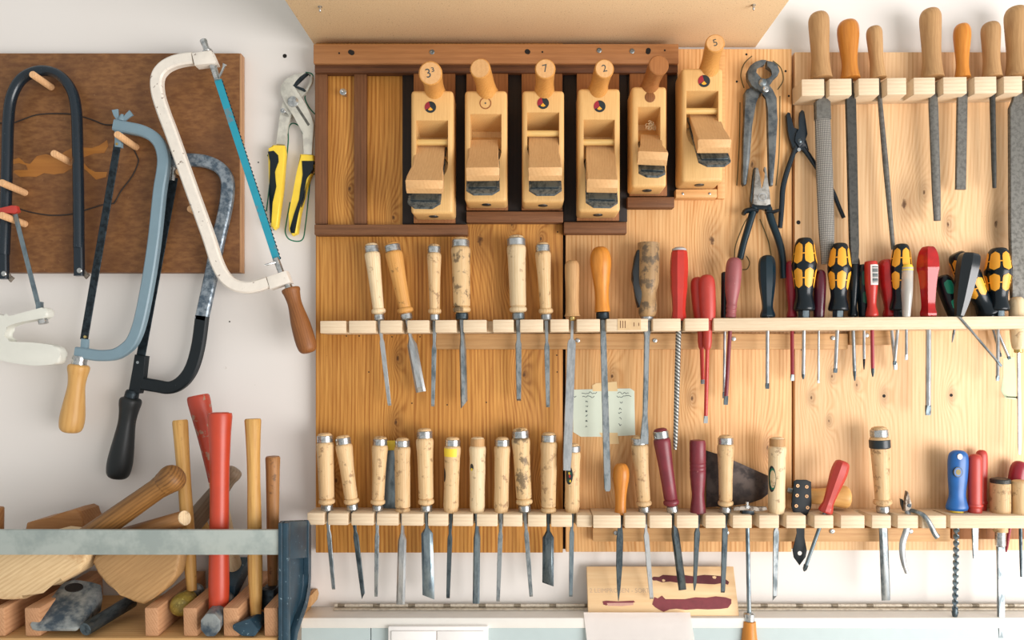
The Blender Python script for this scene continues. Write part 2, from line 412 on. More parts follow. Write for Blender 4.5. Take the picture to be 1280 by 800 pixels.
def pprism(name, mat, root, pts, d0, d1, bevel=0.0, seg=2, smooth=40.0, both=False, par=None):
    """polygon outlined at distance d1, extruded straight back to d0"""
    o = MB().prism(ppoly(root, pts, d1), -d1 - root.location.y, -d0 - root.location.y, bevel, seg, both).build(name, mat, par or root, smooth=smooth)
    return o
def pbox(name, mat, root, x0, y0, x1, y1, d0, d1, bevel=0.0, par=None):
    a = lp(root, x0, y0, d1); b = lp(root, x1, y1, d1)
    return MB().box(a.x, b.x, -d1 - root.location.y, -d0 - root.location.y, b.z, a.z, bevel).build(name, mat, par or root)
def psweep(name, mat, root, pts, d, hw, hd=None, shape='round', n=8, seg=12, sm=True, ch=0.35, par=None, smooth=40.0):
    P = [lp(root, p[0], p[1], p[2] if len(p) > 2 else d) for p in pts]
    k = K(d)
    f = (lambda t: hw(t) * k) if callable(hw) else hw * k
    g = None if hd is None else ((lambda t: hd(t) * k) if callable(hd) else hd * k)
    return MB().sweep(spline(P, n) if sm else P, f, g, shape, seg, ch).build(name, mat, par or root, smooth=smooth)
def screw(root, px, py, d, r=2.6, length=0.004, mat='chrome', name='screw', par=None):
    """a screw standing out of a surface at distance d, its cross-slotted head towards the room"""
    k = K(d) * r; T = frame(Vector((0, -1, 0)))
    T.translation = lp(root, px, py, d) if root else pw(px, py, d)
    m = MB().lathe([(k * 0.45, 0), (k * 0.45, length - k * 0.5), (k * 0.95, length - k * 0.25), (k, length), (k * 0.85, length + k * 0.1), (k * 0.3, length + k * 0.12), (0, length - k * 0.25)], 14)
    return m.build(name, M[mat], par or root, T)
def hole(root, px, py, d, r=2.0, mat='hole', par=None, name='hole'):
    k = K(d) * r; T = frame(Vector((0, -1, 0))); T.translation = lp(root, px, py, d)
    return MB().lathe([(k, -0.0005), (k, 0.0003), (0, 0.0002)], 12).build(name, M[mat], par or root, T)
def mesh_text(name, body, size, mat, parent, T):
    cu = bpy.data.curves.new(name, 'FONT'); cu.body = body; cu.size = size; cu.extrude = 0.0001
    cu.align_x = 'CENTER'; cu.align_y = 'CENTER'; cu.resolution_u = 3
    o = bpy.data.objects.new(name, cu); C.objects.link(o)
    dg = bpy.context.evaluated_depsgraph_get(); me = bpy.data.meshes.new_from_object(o.evaluated_get(dg))
    bpy.data.objects.remove(o); me.materials.clear(); me.materials.append(mat)
    q = bpy.data.objects.new(name, me); C.objects.link(q); q.parent = parent; q.matrix_basis = T
    return q
TXT = Matrix.Rotation(PI / 2, 4, 'X')                     # writing that faces the room
# ================================================================ the room
WALL = -0.02                                              # the plaster, 20 mm behind the front of the boards
def wall_mesh():
    m = MB().box(-1.7, 1.7, -WALL, -WALL + 0.12, 0.0, 2.7)
    return m.build('wall_back', M['wall'], smooth=0)
wall = struct(wall_mesh())
floor = struct(MB().box(-1.7, 1.7, -3.0, 0.14, -0.08, 0.0).build('floor', wood('floor_boards', (226, 214, 198), (212, 198, 180), freq=300, axis=1), smooth=0))
wall.location = (0, 0, 0)
class _W: pass
WR = _W(); WR.location = Vector((0, 0, 0))                # world frame for pieces fixed to the wall
hole(WR, 356, 70, WALL, 2.6, par=wall, name='drill_hole')
hole(WR, 287, 402, WALL, 1.0, par=wall, name='drill_hole')
hole(WR, 323, 203, WALL, 0.9, par=wall, name='drill_hole')
def wall_line(pts):
    P = [Vector(pw(x, y, WALL + 0.0003)) for x, y in pts]
    MB().sweep(spline(P, 6), 0.0011, 0.0004, seg=6).build('drawn_outline', M['pen_green'], wall)
zp = lambda L: [(320 + x / 3.478, 80 + y / 3.478) for x, y in L]
wall_line(zp([(215, 36), (245, 45), (244, 80), (222, 115), (213, 150), (232, 190), (256, 218)]))
wall_line(zp([(205, 305), (190, 272), (165, 258), (148, 265), (139, 290), (140, 340), (125, 480), (105, 640), (98, 700), (75, 722)]))
wall_line(zp([(256, 478), (238, 490), (230, 560), (215, 700), (200, 765), (150, 765), (128, 735), (132, 690), (148, 600)]))
wall_line(zp([(50, 395), (66, 430), (62, 500), (45, 640)]))
# ---------------------------------------------------------------- blue wainscot with its white ledge
LEDGE_Z = CAMZ - (757.8 - CY) * K(WALL); LEDGE_D = 0.041
wains = thing('wainscot_panel', 'pale blue wainscot panel with a white top ledge below the tool board', 'wall panel', (0, -LEDGE_D, LEDGE_Z))
xl = (389 - CX) * K(WALL)
MB().box(xl, 1.6, 0, LEDGE_D - WALL - 0.001, -0.018, 0, 0.002).build('ledge', M['ledge_white'], wains)
xs = (463 - CX) * K(LEDGE_D)
MB().box(xl, xs - 0.0008, 0.004, LEDGE_D - WALL - 0.002, -0.9, -0.018).build('front_board', M['cabinet_blue'], wains)
MB().box(xs + 0.0008, 1.6, 0.004, LEDGE_D - WALL - 0.002, -0.9, -0.018).build('front_board', M['cabinet_blue'], wains)
hole(wains, 421, 791, LEDGE_D - 0.0045, 1.2, name='screw_hole')
# socket strip on the wainscot
sk = thing('socket_panel', 'white double socket panel with a raised rim on the blue wainscot', 'socket panel', pw(547, 800, LEDGE_D - 0.004))
pbox('back_plate', M['socket_white'], sk, 485, 783, 610, 858, LEDGE_D - 0.004, LEDGE_D + 0.008, 0.002)
pbox('cover', M['socket_white'], sk, 489, 789, 545, 852, LEDGE_D + 0.008, LEDGE_D + 0.011, 0.001)
pbox('cover', M['socket_white'], sk, 546.4, 789, 605, 852, LEDGE_D + 0.008, LEDGE_D + 0.011, 0.001)
# piano hinge lying along the back of the ledge
hg = thing('piano_hinge', 'long thin metal piano hinge lying along the white ledge', 'hinge', Vector((0, 0, LEDGE_Z)))
def hinge():
    k = K(0.005); x0 = (416 - CX) * k
    strip = MB().box(x0, 1.5, -0.004, 0.008, 0.0005, 0.0025, 0.0004)
    strip.build('leaf', M['hinge_metal'], hg)
    MB().box(x0, 1.5, 0.0085, 0.0105, 0.0005, 0.0070, 0.0004).build('leaf', M['hinge_metal'], hg)
    y = MB(); P = [Vector((x0, 0.0075, 0.0055)), Vector((1.5, 0.0075, 0.0055))]
    y.sweep(P, 0.0028, seg=10); y.build('pin', M['hinge_metal'], hg)
    rnd = random.Random(3); x = x0 + 0.006; i = 0
    kn = MB()
    while x < 1.45:
        T = Matrix.Translation((x, 0.0075, 0.0055)) @ Matrix.Rotation(PI / 2, 4, 'Y')
        kn.lathe([(0.0031, 0), (0.0031, 0.012)], 10, T)
        x += 0.062
    o = kn.build('knuckle', M['knuckle'], hg); o['kind'] = 'stuff'
hinge()
# ---------------------------------------------------------------- overhead cabinet: only its chipboard underside shows
SOF_Z = CAMZ + (459 - 53.5) * K(0.0)
ov = thing('overhead_cabinet', 'chipboard underside of the cabinet hung above the tool board', 'cabinet', Vector((0.015, -WALL, SOF_Z)))
x0, x1 = (391 - CX) * K(0.0) - 0.015, (944 - CX) * K(WALL) - 0.015
MB().box(x0, x1, -0.36, -0.001, 0.0, 0.019, 0.001).build('bottom_panel', M['chipboard'], ov)
MB().box(x0 + 0.001, x1 - 0.001, -0.358, -0.001, 0.019, 0.5, 0.002).build('body', M['white_plastic'], ov)
for sx, sy in ((400, 8), (942, 6)):
    dd = D - F * (SOF_Z - CAMZ) / (CY - sy)
    T = Matrix.Translation(pw(sx, sy, dd) - ov.location) @ Matrix.Rotation(PI, 4, 'X')
    MB().lathe([(0.0035, -0.001), (0.0035, 0.001), (0.002, 0.002), (0.0018, 0.007), (0, 0.010)], 10, T).build('screw_tip', M['chrome'], ov)
# ================================================================ tool board: three glued pine panels
def panel(label, x0, x1, y0, y1, c1, c2, knots, tone, con):
    cx, cy = (x0 + x1) / 2, (y0 + y1) / 2
    o = MB()
    k = K(0)
    kn = [((x - cx) * k, -(y - cy) * k, s * k) for x, y, s in knots]
    mat = wood('pine_' + str(int(x0)), c1, c2, freq=900, warp=13, stretch=0.03, knots=kn, tone=tone, broad=7, rough=0.5, ringw=0.55, spec=0.3, contrast=con)
    p = o.box((x0 - cx) * k, (x1 - cx) * k, 0, 0.018, -(y1 - cy) * k, -(y0 - cy) * k, 0.0012).build('pine_panel', mat)
    p.location = pw(cx, cy, 0)
    return tag(p, label, 'board', 'pine panels of the tool board')
pl = panel('left orange-stained pine panel behind the hooped chisels and plane rack', 394.5, 703.6, 54, 691, (220, 160, 82), (168, 108, 46),
           [(492, 272, 5), (497, 448, 4), (495, 528, 5.5), (600, 300, 9), (655, 468, 5), (639, 352, 3.5), (640, 281, 3.5), (676, 298, 3.5), (437, 236, 5), (680, 610, 4), (420, 600, 4)], 0.18, 1.25)
pm = panel('middle honey-coloured pine panel behind the pliers and paper note', 707.2, 989.8, 61, 690, (236, 190, 134), (200, 142, 84),
           [(865, 498, 3.5), (770, 600, 10), (765, 470, 4), (940, 205, 5), (890, 300, 8), (960, 560, 4)], 0.14, 1.1)
pr = panel('right pale pine panel behind the files and screwdrivers', 993.6, 1345, 65, 688, (240, 202, 156), (214, 164, 114),
           [(1014, 497, 3.2), (1105, 495, 3.4), (1189, 494, 3), (1036, 526, 2.4), (1071, 481, 2.4), (1130, 255, 8), (1155, 240, 4), (1185, 280, 4), (1040, 470, 3), (1300, 600, 7), (1245, 280, 6)], 0.1, 0.9)
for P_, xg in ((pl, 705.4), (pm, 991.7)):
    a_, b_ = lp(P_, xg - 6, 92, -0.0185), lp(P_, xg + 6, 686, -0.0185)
    MB().box(a_.x, b_.x, 0.0183, 0.0195, b_.z, a_.z).build('gap_shade_strip', M['backing_dark'], P_)  # dark strip added behind each panel gap, standing in for its shade
# nails, screws and holes in the panels
screw(pl, 432, 119.5, 0, 4.2, 0.018)
for x, y in ((433, 420), (449, 420), (490, 421), (525, 421), (696, 444), (696.5, 465), (608, 503), (515, 504), (559, 506), (461, 465), (697, 290)): hole(pl, x, y, 0, 0.9)
screw(pm, 949, 121, 0, 3.6, 0.036); screw(pm, 951, 261, 0, 2.6, 0.009)
for x, y in ((921, 102), (933, 68), (982, 89), (992 - 6, 120)): hole(pm, x, y, 0, 1.4)
hole(pr, 998, 278, 0, 2.6); hole(pr, 1002, 437, 0, 1.2)
for x, y in ((1105, 495), (1189, 494)): hole(pr, x, y, 0, 2.0)
def nail():
    a = lp(pr, 1259, 496, 0); T = frame(Vector((0, -1, 0))); T.translation = a
    MB().lathe([(0.0011, 0), (0.0011, 0.026), (0.0024, 0.0265), (0.0024, 0.0275), (0, 0.028)], 10, T).build('nail', M['steel_dark'], pr)
nail()
def bline(root, pts, mat='pencil_dark', r=0.0009, d=0.0003):
    P = [lp(root, x, y, d) for x, y in pts]
    MB().sweep(spline(P, 6), r, 0.0004, seg=6).build('drawn_outline', M[mat], root)
bline(pm, [(930, 110), (926, 95), (930, 80), (940, 70)]); bline(pm, [(921, 232), (924, 180), (925, 128)], 'pencil_dark'); bline(pm, [(970, 232), (974, 190), (975, 120)], 'pencil_dark')
bline(pm, [(918, 322), (920, 305), (930, 280), (935, 272)]); bline(pm, [(950, 274), (960, 300), (964, 320)]); bline(pm, [(972, 112), (979, 100), (976, 85), (966, 76)])
bline(pm, [(933, 320), (937, 328), (934, 336), (928, 337)])
pprism('mint_smear', M['mint'], pr, [(1254, 448), (1268, 446), (1270, 470), (1270, 500), (1256, 497), (1251, 488), (1254, 470)], 0, 0.0003)
# ================================================================ racks
def comb(label, name, px0, py0, px1, py1, slots, h, d, back=0.014, d0=0.0004, mat='rail', cat='tool rack', group='tool racks'):
    """slotted board; SLOTS are the gaps seen in its front edge, as pixel spans at distance d; the board stands on the panel at d0"""
    k = K(d); root = thing(name, label, cat, pw((px0 + px1) / 2, (py0 + py1) / 2, d0), group)
    xs = lambda x: (x - CX) * k - root.location.x
    pts = [(xs(px0), -d0), (xs(px0), -d)]
    for a, b in slots:
        pts += [(xs(a), -d), (xs(a), -d0 - back), (xs(b), -d0 - back), (xs(b), -d)]
    pts += [(xs(px1), -d), (xs(px1), -d0)]
    bm = MB(); H = h * k
    va = [bm.bm.verts.new((x, y + d0, 0)) for x, y in pts]; vb = [bm.bm.verts.new((x, y + d0, -H)) for x, y in pts]
    fa = bm.bm.faces.new(va); fb = bm.bm.faces.new(list(reversed(vb))); n = len(pts)
    for i in range(n):
        j = (i + 1) % n; bm.bm.faces.new((va[j], va[i], vb[i], vb[j]))
    ed = [e for f in (fa, fb) for e in f.edges]
    vert = [e for e in bm.bm.edges if abs(e.verts[0].co.z - e.verts[1].co.z) > H * 0.5]
    bmesh.ops.bevel(bm.bm, geom=ed + vert, offset=0.0014, segments=2, profile=0.5, affect='EDGES', clamp_overlap=True)
    tilt = Matrix.Rotation(math.atan2(py1 - py0, px1 - px0), 4, 'Y')
    tilt.translation = Vector((0, 0, (CAMZ - ((py0 + py1) / 2 - CY) * k) - root.location.z))
    bm.build('slotted_board', M[mat], root, tilt)
    return root
UD, LD, RD, FD = 0.055, 0.052, 0.062, 0.046
upper = comb('long narrow tool rack across the board, slotted left and drilled right', 'tool_rack', 400, 401, 1345, 394.6,
             [(432, 436), (469, 475), (502, 509), (536, 544), (570, 579), (608, 616), (642, 650), (679, 688), (711, 721), (750, 758), (810, 816), (851, 856), (886, 892)], 15.6, UD)
b = pbox('batten', M['batten'], upper, 545, 417, 1060, 436.5, 0.0003, 0.011, 0.001)
pbox('batten', M['batten'], upper, 1062, 412, 1118, 431, 0.0003, 0.011, 0.001)
for x, y in ((722, 425.5), (818.5, 425.5), (917, 423.5), (1041, 422.5), (1083, 419)): screw(upper, x, y, 0.011, 2.8, 0.0015)
MB().prism([(v.x, v.z) for v in (lp(upper, x, y, UD + 0.0002) for x, y in ((772, 398.5), (801, 398.3), (801, 412.5), (772, 412.8)))], -UD - 0.0003, -UD).build('faded_stamp', M['stamp'], upper)
for x, h_ in ((775, 9), (778, 9), (781, 9), (792, 5), (798, 4)):
    MB().prism([(v.x, v.z) for v in (lp(upper, a, b, UD + 0.0005) for a, b in ((x, 405.5 - h_ / 2), (x + 1, 405.5 - h_ / 2), (x + 1, 405.5 + h_ / 2), (x, 405.5 + h_ / 2)))], -UD - 0.0004, -UD).build('stamp_mark', M['strip_brown'], upper)
lowl = comb('left lower tool rack holding eleven wooden-handled chisels', 'tool_rack', 384, 641, 740.3, 643.8,
            [(405, 410), (435, 439), (467, 471), (498, 502), (529, 535), (560, 566), (591, 596), (622, 629), (653, 660), (683, 689), (715, 721)], 15.2, LD)
lowr = comb('right lower tool rack holding odd tools, its end drilled', 'tool_rack', 741.5, 644, 1345, 644.6,
            [(776, 781), (807, 812), (840, 846), (873, 882), (907, 916), (940, 949), (974, 983), (1007.5, 1018), (1042, 1051), (1081, 1090), (1114, 1122), (1148, 1153), (1183, 1188)], 16.2, RD)
pbox('batten', M['batten'], lowr, 741, 660, 1188, 677, 0.0003, 0.018, 0.001)
pbox('batten', M['back_strip'], lowr, 1190, 660, 1345, 674, 0.0003, 0.011, 0.001)
for x, y in ((770, 666), (908, 666), (1040, 664), (1138, 664)): screw(lowr, x, y, 0.018, 3.0, 0.0015)
top = comb('short notched file rack at the top right', 'tool_rack', 1002, 98.6, 1345, 93.6,
           [(1030.5, 1036.5), (1064.6, 1073), (1099, 1108.6), (1133, 1142), (1169, 1179), (1208.6, 1218), (1245.7, 1254.6), (1278, 1290)], 21, FD)
# ---------------------------------------------------------------- plane rack
prk = thing('plane_rack', 'dark-backed wall rack holding five wooden hand planes', 'tool rack', pw(620, 290, 0), 'tool racks')
pbox('top_rail', M['strip_top'], prk, 391.5, 54.5, 848.5, 79.5, 0.0004, 0.022, 0.002)
pbox('lower_rail', M['strip_dark'], prk, 393, 80, 847.5, 91, 0.0004, 0.017, 0.002)
for x in (407.5, 657.5, 811): hole(prk, 438 if x == 407.5 else (660 if x > 600 and x < 700 else 810), 65, 0.022, 3.0)
for x, y in ((440, 66), (659, 64.5), (810.5, 63)): hole(prk, x, y, 0.022, 3.2)
for x, y in ((424, 66.5), (678, 65), (831, 63)): hole(prk, x, y, 0.022, 1.2)
for x, y in ((540, 65), (749, 63), (790, 64)): screw(prk, x, y, 0.022, 3.2, 0.0008, 'steel')
pbox('divider', M['strip_brown'], prk, 393.5, 91.5, 408.5, 280, 0.0004, 0.010, 0.0008)
pbox('divider', M['strip_brown'], prk, 442.5, 91.5, 458, 280, 0.0004, 0.010, 0.0008)
pbox('backing', M['backing_dark'], prk, 503, 91.5, 583, 280, 0.0004, 0.006, 0.0005)
pbox('backing', M['backing_dark'], prk, 583.5, 91.5, 704, 264, 0.0004, 0.006, 0.0005)
pbox('backing', M['backing_dark'], prk, 704.5, 91.5, 784, 277, 0.0004, 0.006, 0.0005)
pbox('backing', M['backing_dark'], prk, 784.5, 91.5, 847, 246, 0.0004, 0.006, 0.0005)
for a, b, y in ((517, 569, 280), (583, 635, 264), (652, 703, 264), (721, 774, 277), (787, 834, 246)):
    pbox('back_strip', M['back_strip'], prk, a, 91.5, b, y - 1, 0.006, 0.013, 0.0008)
for a, b, y, q in ((393, 584.5, 280.5, 13), (583, 704, 264.3, 13.5), (705, 783.5, 277.6, 14), (784.5, 843, 246.3, 13)):
    pbox('ledge', M['strip_brown_h'], prk, a, y, b, y + q, 0.0004, 0.020, 0.001)
ph = thing('plane_holder', 'small pale ledge and side strip under the sixth hand plane', 'tool rack', pw(878, 246, 0), 'tool racks')
pbox('ledge', M['holder_light'], ph, 845, 236.5, 896.5, 247, 0.0004, 0.022, 0.0008)
pbox('side_strip', M['holder_light'], ph, 897, 62, 906.5, 248, 0.0004, 0.010, 0.0008)
for x, y in ((853.5, 242), (887, 242)): screw(ph, x, y, 0.022, 1.6, 0.0006)
# ---------------------------------------------------------------- paper note
nt = thing('paper_note', 'taped card with faint handwritten columns between long blades', 'note', pw(757, 516, 0))
pprism('card', M['card'], nt, [(716.5, 487), (788, 485.5), (793, 489), (794, 544), (752, 546), (726, 546), (716.5, 540)], 0.0003, 0.0007)
pprism('tape', M['tape'], nt, [(740, 482), (745, 479), (771, 477), (772, 489), (741, 489)], 0.0007, 0.0009)
pprism('tape', M['tape'], nt, [(749, 541), (772, 541), (774, 555), (758, 555)], 0.0007, 0.0009)
def scribble(x, y, w, rnd):
    P = []; n = max(4, int(w / 1.6))
    for i in range(n + 1): P.append(lp(nt, x + w * i / n, y + rnd.uniform(-1.3, 1.3), 0.0008))
    MB().sweep(spline(P, 3), 0.0005, 0.0002, seg=5).build('handwriting', M['ink'], nt)
rn = random.Random(5)
for x, y, w in ((727, 491, 19), (728, 496, 15), (716.5, 496.5, 4), (772, 491, 14), (771, 495.5, 18), (732, 502, 2.5), (732, 508, 3), (732, 514, 2), (732, 520, 2.5), (732, 526, 2.5), (732, 533, 2), (775, 503, 3), (774, 511, 3), (773, 516, 4), (774, 523, 3), (773, 531, 4), (757, 496, 4)):
    scribble(x, y, w, rn)
# ---------------------------------------------------------------- glue sample board leaning on the ledge and the loose paper
LEZ = LEDGE_Z - CAMZ
gb = thing('sample_board', 'pale board with purple glue smears leaning on the white ledge', 'board', pw(829, 767, 0.03))
def leaning():
    zb, dbot = LEDGE_Z + 0.0008, 0.033; dtop = -0.002
    ztop = CAMZ - (708 - CY) * K(dtop)
    import mathutils
    h = math.hypot(ztop - zb, dbot - dtop); a = math.atan2(dbot - dtop, ztop - zb)
    x0, x1 = (734.5 - CX) * K(0.018), (921 - CX) * K(0.018)
    T = Matrix.Translation(Vector(((x0 + x1) / 2, -dbot, zb)) - gb.location) @ Matrix.Rotation(-a, 4, 'X')
    w = x1 - x0
    MB().box(-w / 2, w / 2, 0, 0.010, 0, h, 0.001).build('board', M['sample_wood'], gb, T)
    q = w / 190.0
    X = lambda px: (px - 829) * q
    Z = lambda py: (767 - py) / 59.0 * h
    def smear(name, mat, pts, y=-0.0005):
        MB().prism([(X(a), Z(b)) for a, b in pts], y, 0.0).build(name, mat, gb, T)
    zc = lambda L: [(720 + a / 5.818, 690 + b / 5.818) for a, b in L]
    smear('glue_smear', M['glue_dark'], zc([(562, 190), (580, 178), (620, 180), (650, 165), (700, 168), (760, 172), (800, 165), (880, 175), (960, 165), (1040, 170), (1095, 175), (1115, 195), (1140, 215), (1130, 235), (1090, 222), (1030, 232), (940, 228), (860, 225), (780, 225), (700, 212), (640, 218), (600, 205), (575, 205)]))
    smear('glue_smear', M['glue'], zc([(555, 370), (575, 320), (600, 330), (632, 310), (655, 335), (720, 335), (800, 335), (880, 322), (960, 325), (1030, 315), (1100, 322), (1142, 335), (1138, 365), (1110, 395), (1050, 402), (960, 405), (880, 402), (800, 408), (730, 400), (680, 405), (635, 422), (600, 405), (575, 390)]))
    smear('glue_smear', M['glue'], zc([(190, 350), (215, 345), (300, 350), (420, 345), (430, 355), (400, 362), (260, 362), (215, 378), (195, 372)]))
    smear('glue_smear', M['glue_pale'], zc([(220, 362), (300, 360), (418, 360), (415, 375), (330, 382), (230, 380)]), -0.0007)
    smear('bare_spot', M['sample_wood'], zc([(640, 200), (652, 196), (664, 202), (660, 212), (645, 214)]), -0.0008)
    smear('bare_spot', M['sample_wood'], zc([(1018, 178), (1035, 172), (1050, 180), (1040, 194), (1022, 190)]), -0.0008)
    t = T @ Matrix.Translation((X(777), -0.0002, Z(737.5))) @ TXT
    mesh_text('pencil_lettering', '2 LEIMPROBEN - SORTE', 0.0105, M['pencil'], gb, t)
leaning()
pp = thing('paper_sheet', 'blank white paper sheet hanging over the blue wainscot below the sample board', 'paper', pw(800, 768, LEDGE_D))
def sheet():
    rings = []; rows = 8
    bm = MB()
    def pos(u, v):
        d = LEDGE_D + 0.0015 + 0.010 * v * v
        return lp(pp, 729.5 + (7 * v) + u * (133 + 3 * v), 765.5 + v * 60, d)
    g = [[bm.bm.verts.new(pos(i / 10, j / rows)) for i in range(11)] for j in range(rows + 1)]
    for j in range(rows):
        for i in range(10): bm.bm.faces.new((g[j][i], g[j][i + 1], g[j + 1][i + 1], g[j + 1][i]))
    r = bmesh.ops.solidify(bm.bm, geom=bm.bm.faces[:], thickness=0.0004)
    bm.build('sheet', M['paper'], pp)
sheet()
# ================================================================ handled tools
def interp(prof, t):
    for (r0, t0), (r1, t1) in zip(prof, prof[1:]):
        if t0 <= t <= t1 and t1 > t0: return r0 + (r1 - r0) * (t - t0) / (t1 - t0)
    return prof[-1][0]
class Tool:
    def __init__(s, name, label, cat, group, top, neck, tip, w, d, dtop=None, dtip=None, twist=0.0):
        s.root = thing(name, label, cat, pw(neck[0], neck[1], d), group)
        a = pw(top[0], top[1], d if dtop is None else dtop) - s.root.location
        b = pw(tip[0], tip[1], d if dtip is None else dtip) - s.root.location
        s.H, s.L = a.length, b.length; s.k = K(d); s.R = w * 0.5 * s.k
        s.Th = frame(a, twist); s.Tb = frame(-b, 0.0)
    def handle(s, prof, mat, name='handle', seg=22, smooth=45, phase=0.0, sx=1.0, sy=1.0):
        return MB().lathe([(r * s.R, t * s.H) for r, t in prof], seg, None, phase, sx, sy).build(name, M[mat], s.root, s.Th, smooth)
    def ring(s, r, t0, t1, mat, name, r0=None, seg=22):
        return MB().ring((r0 if r0 is not None else r * 0.72) * s.R, r * s.R, t0 * s.H, t1 * s.H, seg).build(name, M[mat], s.root, s.Th)
    def blade(s, secs, mat, name='blade', shape='rect', ch=0.3, seg=12):
        k = s.k
        rows = []
        for sec in secs:
            q = [-sec[0] * s.L, sec[1] * k, sec[2] * k] + [x * k for x in sec[3:]]
            rows.append(tuple(q))
        return MB().strip(rows, shape, ch, seg).build(name, M[mat], s.root, s.Tb, 30)
    def pads(s, prof, items, mat, name, off=0.03):
        m = MB()
        for tc, dt, ph, dph, shape in items:
            g = []
            for j in range(9):
                row = []
                for i in range(7):
                    u, v = -1 + 2 * i / 6, -1 + 2 * j / 8
                    if shape == 'pill':
                        q = (abs(v) - 0.55) / 0.45; uu = u * (math.sqrt(max(0.0, 1 - q * q)) if q > 0 else 1.0); vv = v
                    elif shape == 'rect': uu, vv = u, v
                    else: uu = u * math.sqrt(1 - v * v / 2); vv = v * math.sqrt(1 - u * u / 2)
                    t = tc + vv * dt; f = ph + uu * dph; r = (interp(prof, t) + off) * s.R
                    row.append(m.bm.verts.new((r * math.cos(f), r * math.sin(f), t * s.H)))
                g.append(row)
            for j in range(8):
                for i in range(6): m.bm.faces.new((g[j][i], g[j][i + 1], g[j + 1][i + 1], g[j + 1][i]))
        bmesh.ops.remove_doubles(m.bm, verts=m.bm.verts, dist=1e-7)
        return m.build(name, M[mat], s.root, s.Th, 60)
FRONT = -PI / 2
def smoothp(prof, n=4):
    return [(max(0.0, p.x), p.y) for p in spline([(r, t, 0) for r, t in prof], n)]
def chisel_profile(bead=True, ferrule=True, hoop='steel', waist=0.72, mid=0.84, f=0.09):
    p = []
    z = f if ferrule else 0.0
    if ferrule: p += [(0.0, z * 0.5), (0.5, z * 0.5), (0.56, z)]
    else: p += [(0.0, 0.0), (0.5, 0.0), (0.74 if not bead else 0.8, 0.004)]
    if bead: p += [(0.76, z + 0.004), (0.88, z + 0.015), (0.92, z + 0.035), (0.86, z + 0.058), (0.70, z + 0.068), (waist, z + 0.08)]
    else: p += [(0.80, z + 0.02), (waist + 0.06, z + 0.09)]
    p += [(waist * 0.6 + mid * 0.4, 0.35), (mid, 0.55), (0.93, 0.72), (1.0, 0.82), (0.99, 0.85), (0.93, 0.872)]
    if hoop == 'none': p += [(0.9, 0.93), (0.8, 0.975), (0.55, 0.995), (0.0, 1.0)]
    else: p += [(0.80, 0.88), (0.80, 0.965), (0.72, 0.985), (0.45, 0.998), (0.0, 1.0)]
    return p
def chisel(label, top, neck, tip, w, mat='beech', hoop='steel', bead=True, ferrule=True, blade=('thin', 5), d=0.03, group='chisels in the upper rack', waist=0.72, mid=0.84,
           bmat='steel', dtip=None, dtop=None, cat='chisel', name='wood_chisel', skew=0.0, s0=0.2, neckw=None, fmat='chrome'):
    T = Tool(name, label, cat, group, top, neck, tip, w, d, dtop, dtip)
    prof = chisel_profile(bead, ferrule, hoop, waist, mid)
    T.prof = prof
    T.handle(prof, mat)
    if hoop == 'steel': T.ring(0.9, 0.878, 0.965, 'chrome', 'hoop', 0.78)
    elif hoop == 'white': T.ring(0.95, 0.872, 0.962, 'steel_bright', 'hoop', 0.78)
    elif hoop == 'wood': T.ring(0.84, 0.878, 0.975, 'file_handle', 'hoop', 0.78)
    if ferrule: T.ring(0.66, 0.0, 0.088, fmat, 'ferrule', 0.3)
    kind, bw = blade[0], blade[1]; th = blade[2] if len(blade) > 2 else max(2.2, bw * 0.45)
    nw = neckw or min(bw, 5.0)
    if kind == 'thin':
        T.blade([(-0.03, nw * 1.1, nw), (0.04, nw * 1.1, nw), (s0 * 0.8, nw * 0.7, nw * 0.7), (s0, bw, th), (0.6, bw * 0.92, th), (0.975, bw * 0.74, th * 0.8), (1.0, bw * 0.7, th * 0.15, 0, th * 0.3, skew)], bmat)
    elif kind == 'flat':
        T.blade([(-0.03, nw * 1.3, nw), (0.03, nw * 1.3, nw), (s0 * 0.55, nw * 0.8, nw * 0.8), (s0 * 0.85, nw * 1.0, nw * 0.8), (s0 * 1.15, bw, th), (0.93, bw * 1.02, th), (1.0, bw * 1.02, th * 0.12, 0, th * 0.3, skew)], bmat, shape='bevel' if bw > 7 else 'rect')
    elif kind == 'gouge':
        T.blade([(-0.03, nw * 1.2, nw), (0.05, nw * 1.2, nw), (s0 * 0.7, nw * 0.75, nw * 0.75), (s0 * 1.1, bw, th), (0.9, bw, th), (0.97, bw * 0.95, th * 0.7), (1.0, bw * 0.72, th * 0.2, 0, 0, skew)], bmat, shape='round')
    return T
# ---- upper rack, left: hooped chisels
U = 'chisels in the upper rack'
chisel('slim pale chisel with steel hoop, leftmost in the upper rack', (464, 304), (474.5, 401), (487, 507), 19.5, 'beech_pale', blade=('thin', 6), s0=0.26, bmat='steel_bright')
chisel('leaning golden-brown chisel with short broad bright blade in the upper rack', (489.5, 303), (509, 400), (526, 490), 22, 'beech_gold', blade=('flat', 12), s0=0.3, bmat='steel_bright', bead=True)
chisel('short slim chisel between the leaning chisel and the thick dirty one', (542.5, 305), (543.5, 401), (541, 508), 18, 'beech', blade=('thin', 6), s0=0.34, fmat='steel_bright')
chisel('thick dirt-stained chisel with dark ferrule and pointed blade in the upper rack', (575.5, 296.5), (577.5, 400), (580, 506), 24.5, 'beech_dirty', blade=('flat', 8.5, 5), s0=0.3, skew=5, fmat='steel_dark', mid=0.92, waist=0.86, neckw=6.5)
chisel('thick clean chisel with whitish hoop and tapering gouge blade', (645, 294), (648, 400), (648.5, 501), 24, 'beech_pale', hoop='white', blade=('thin', 7.5, 6), s0=0.3, mid=0.9, waist=0.84, fmat='steel', neckw=6.5, bmat='steel')
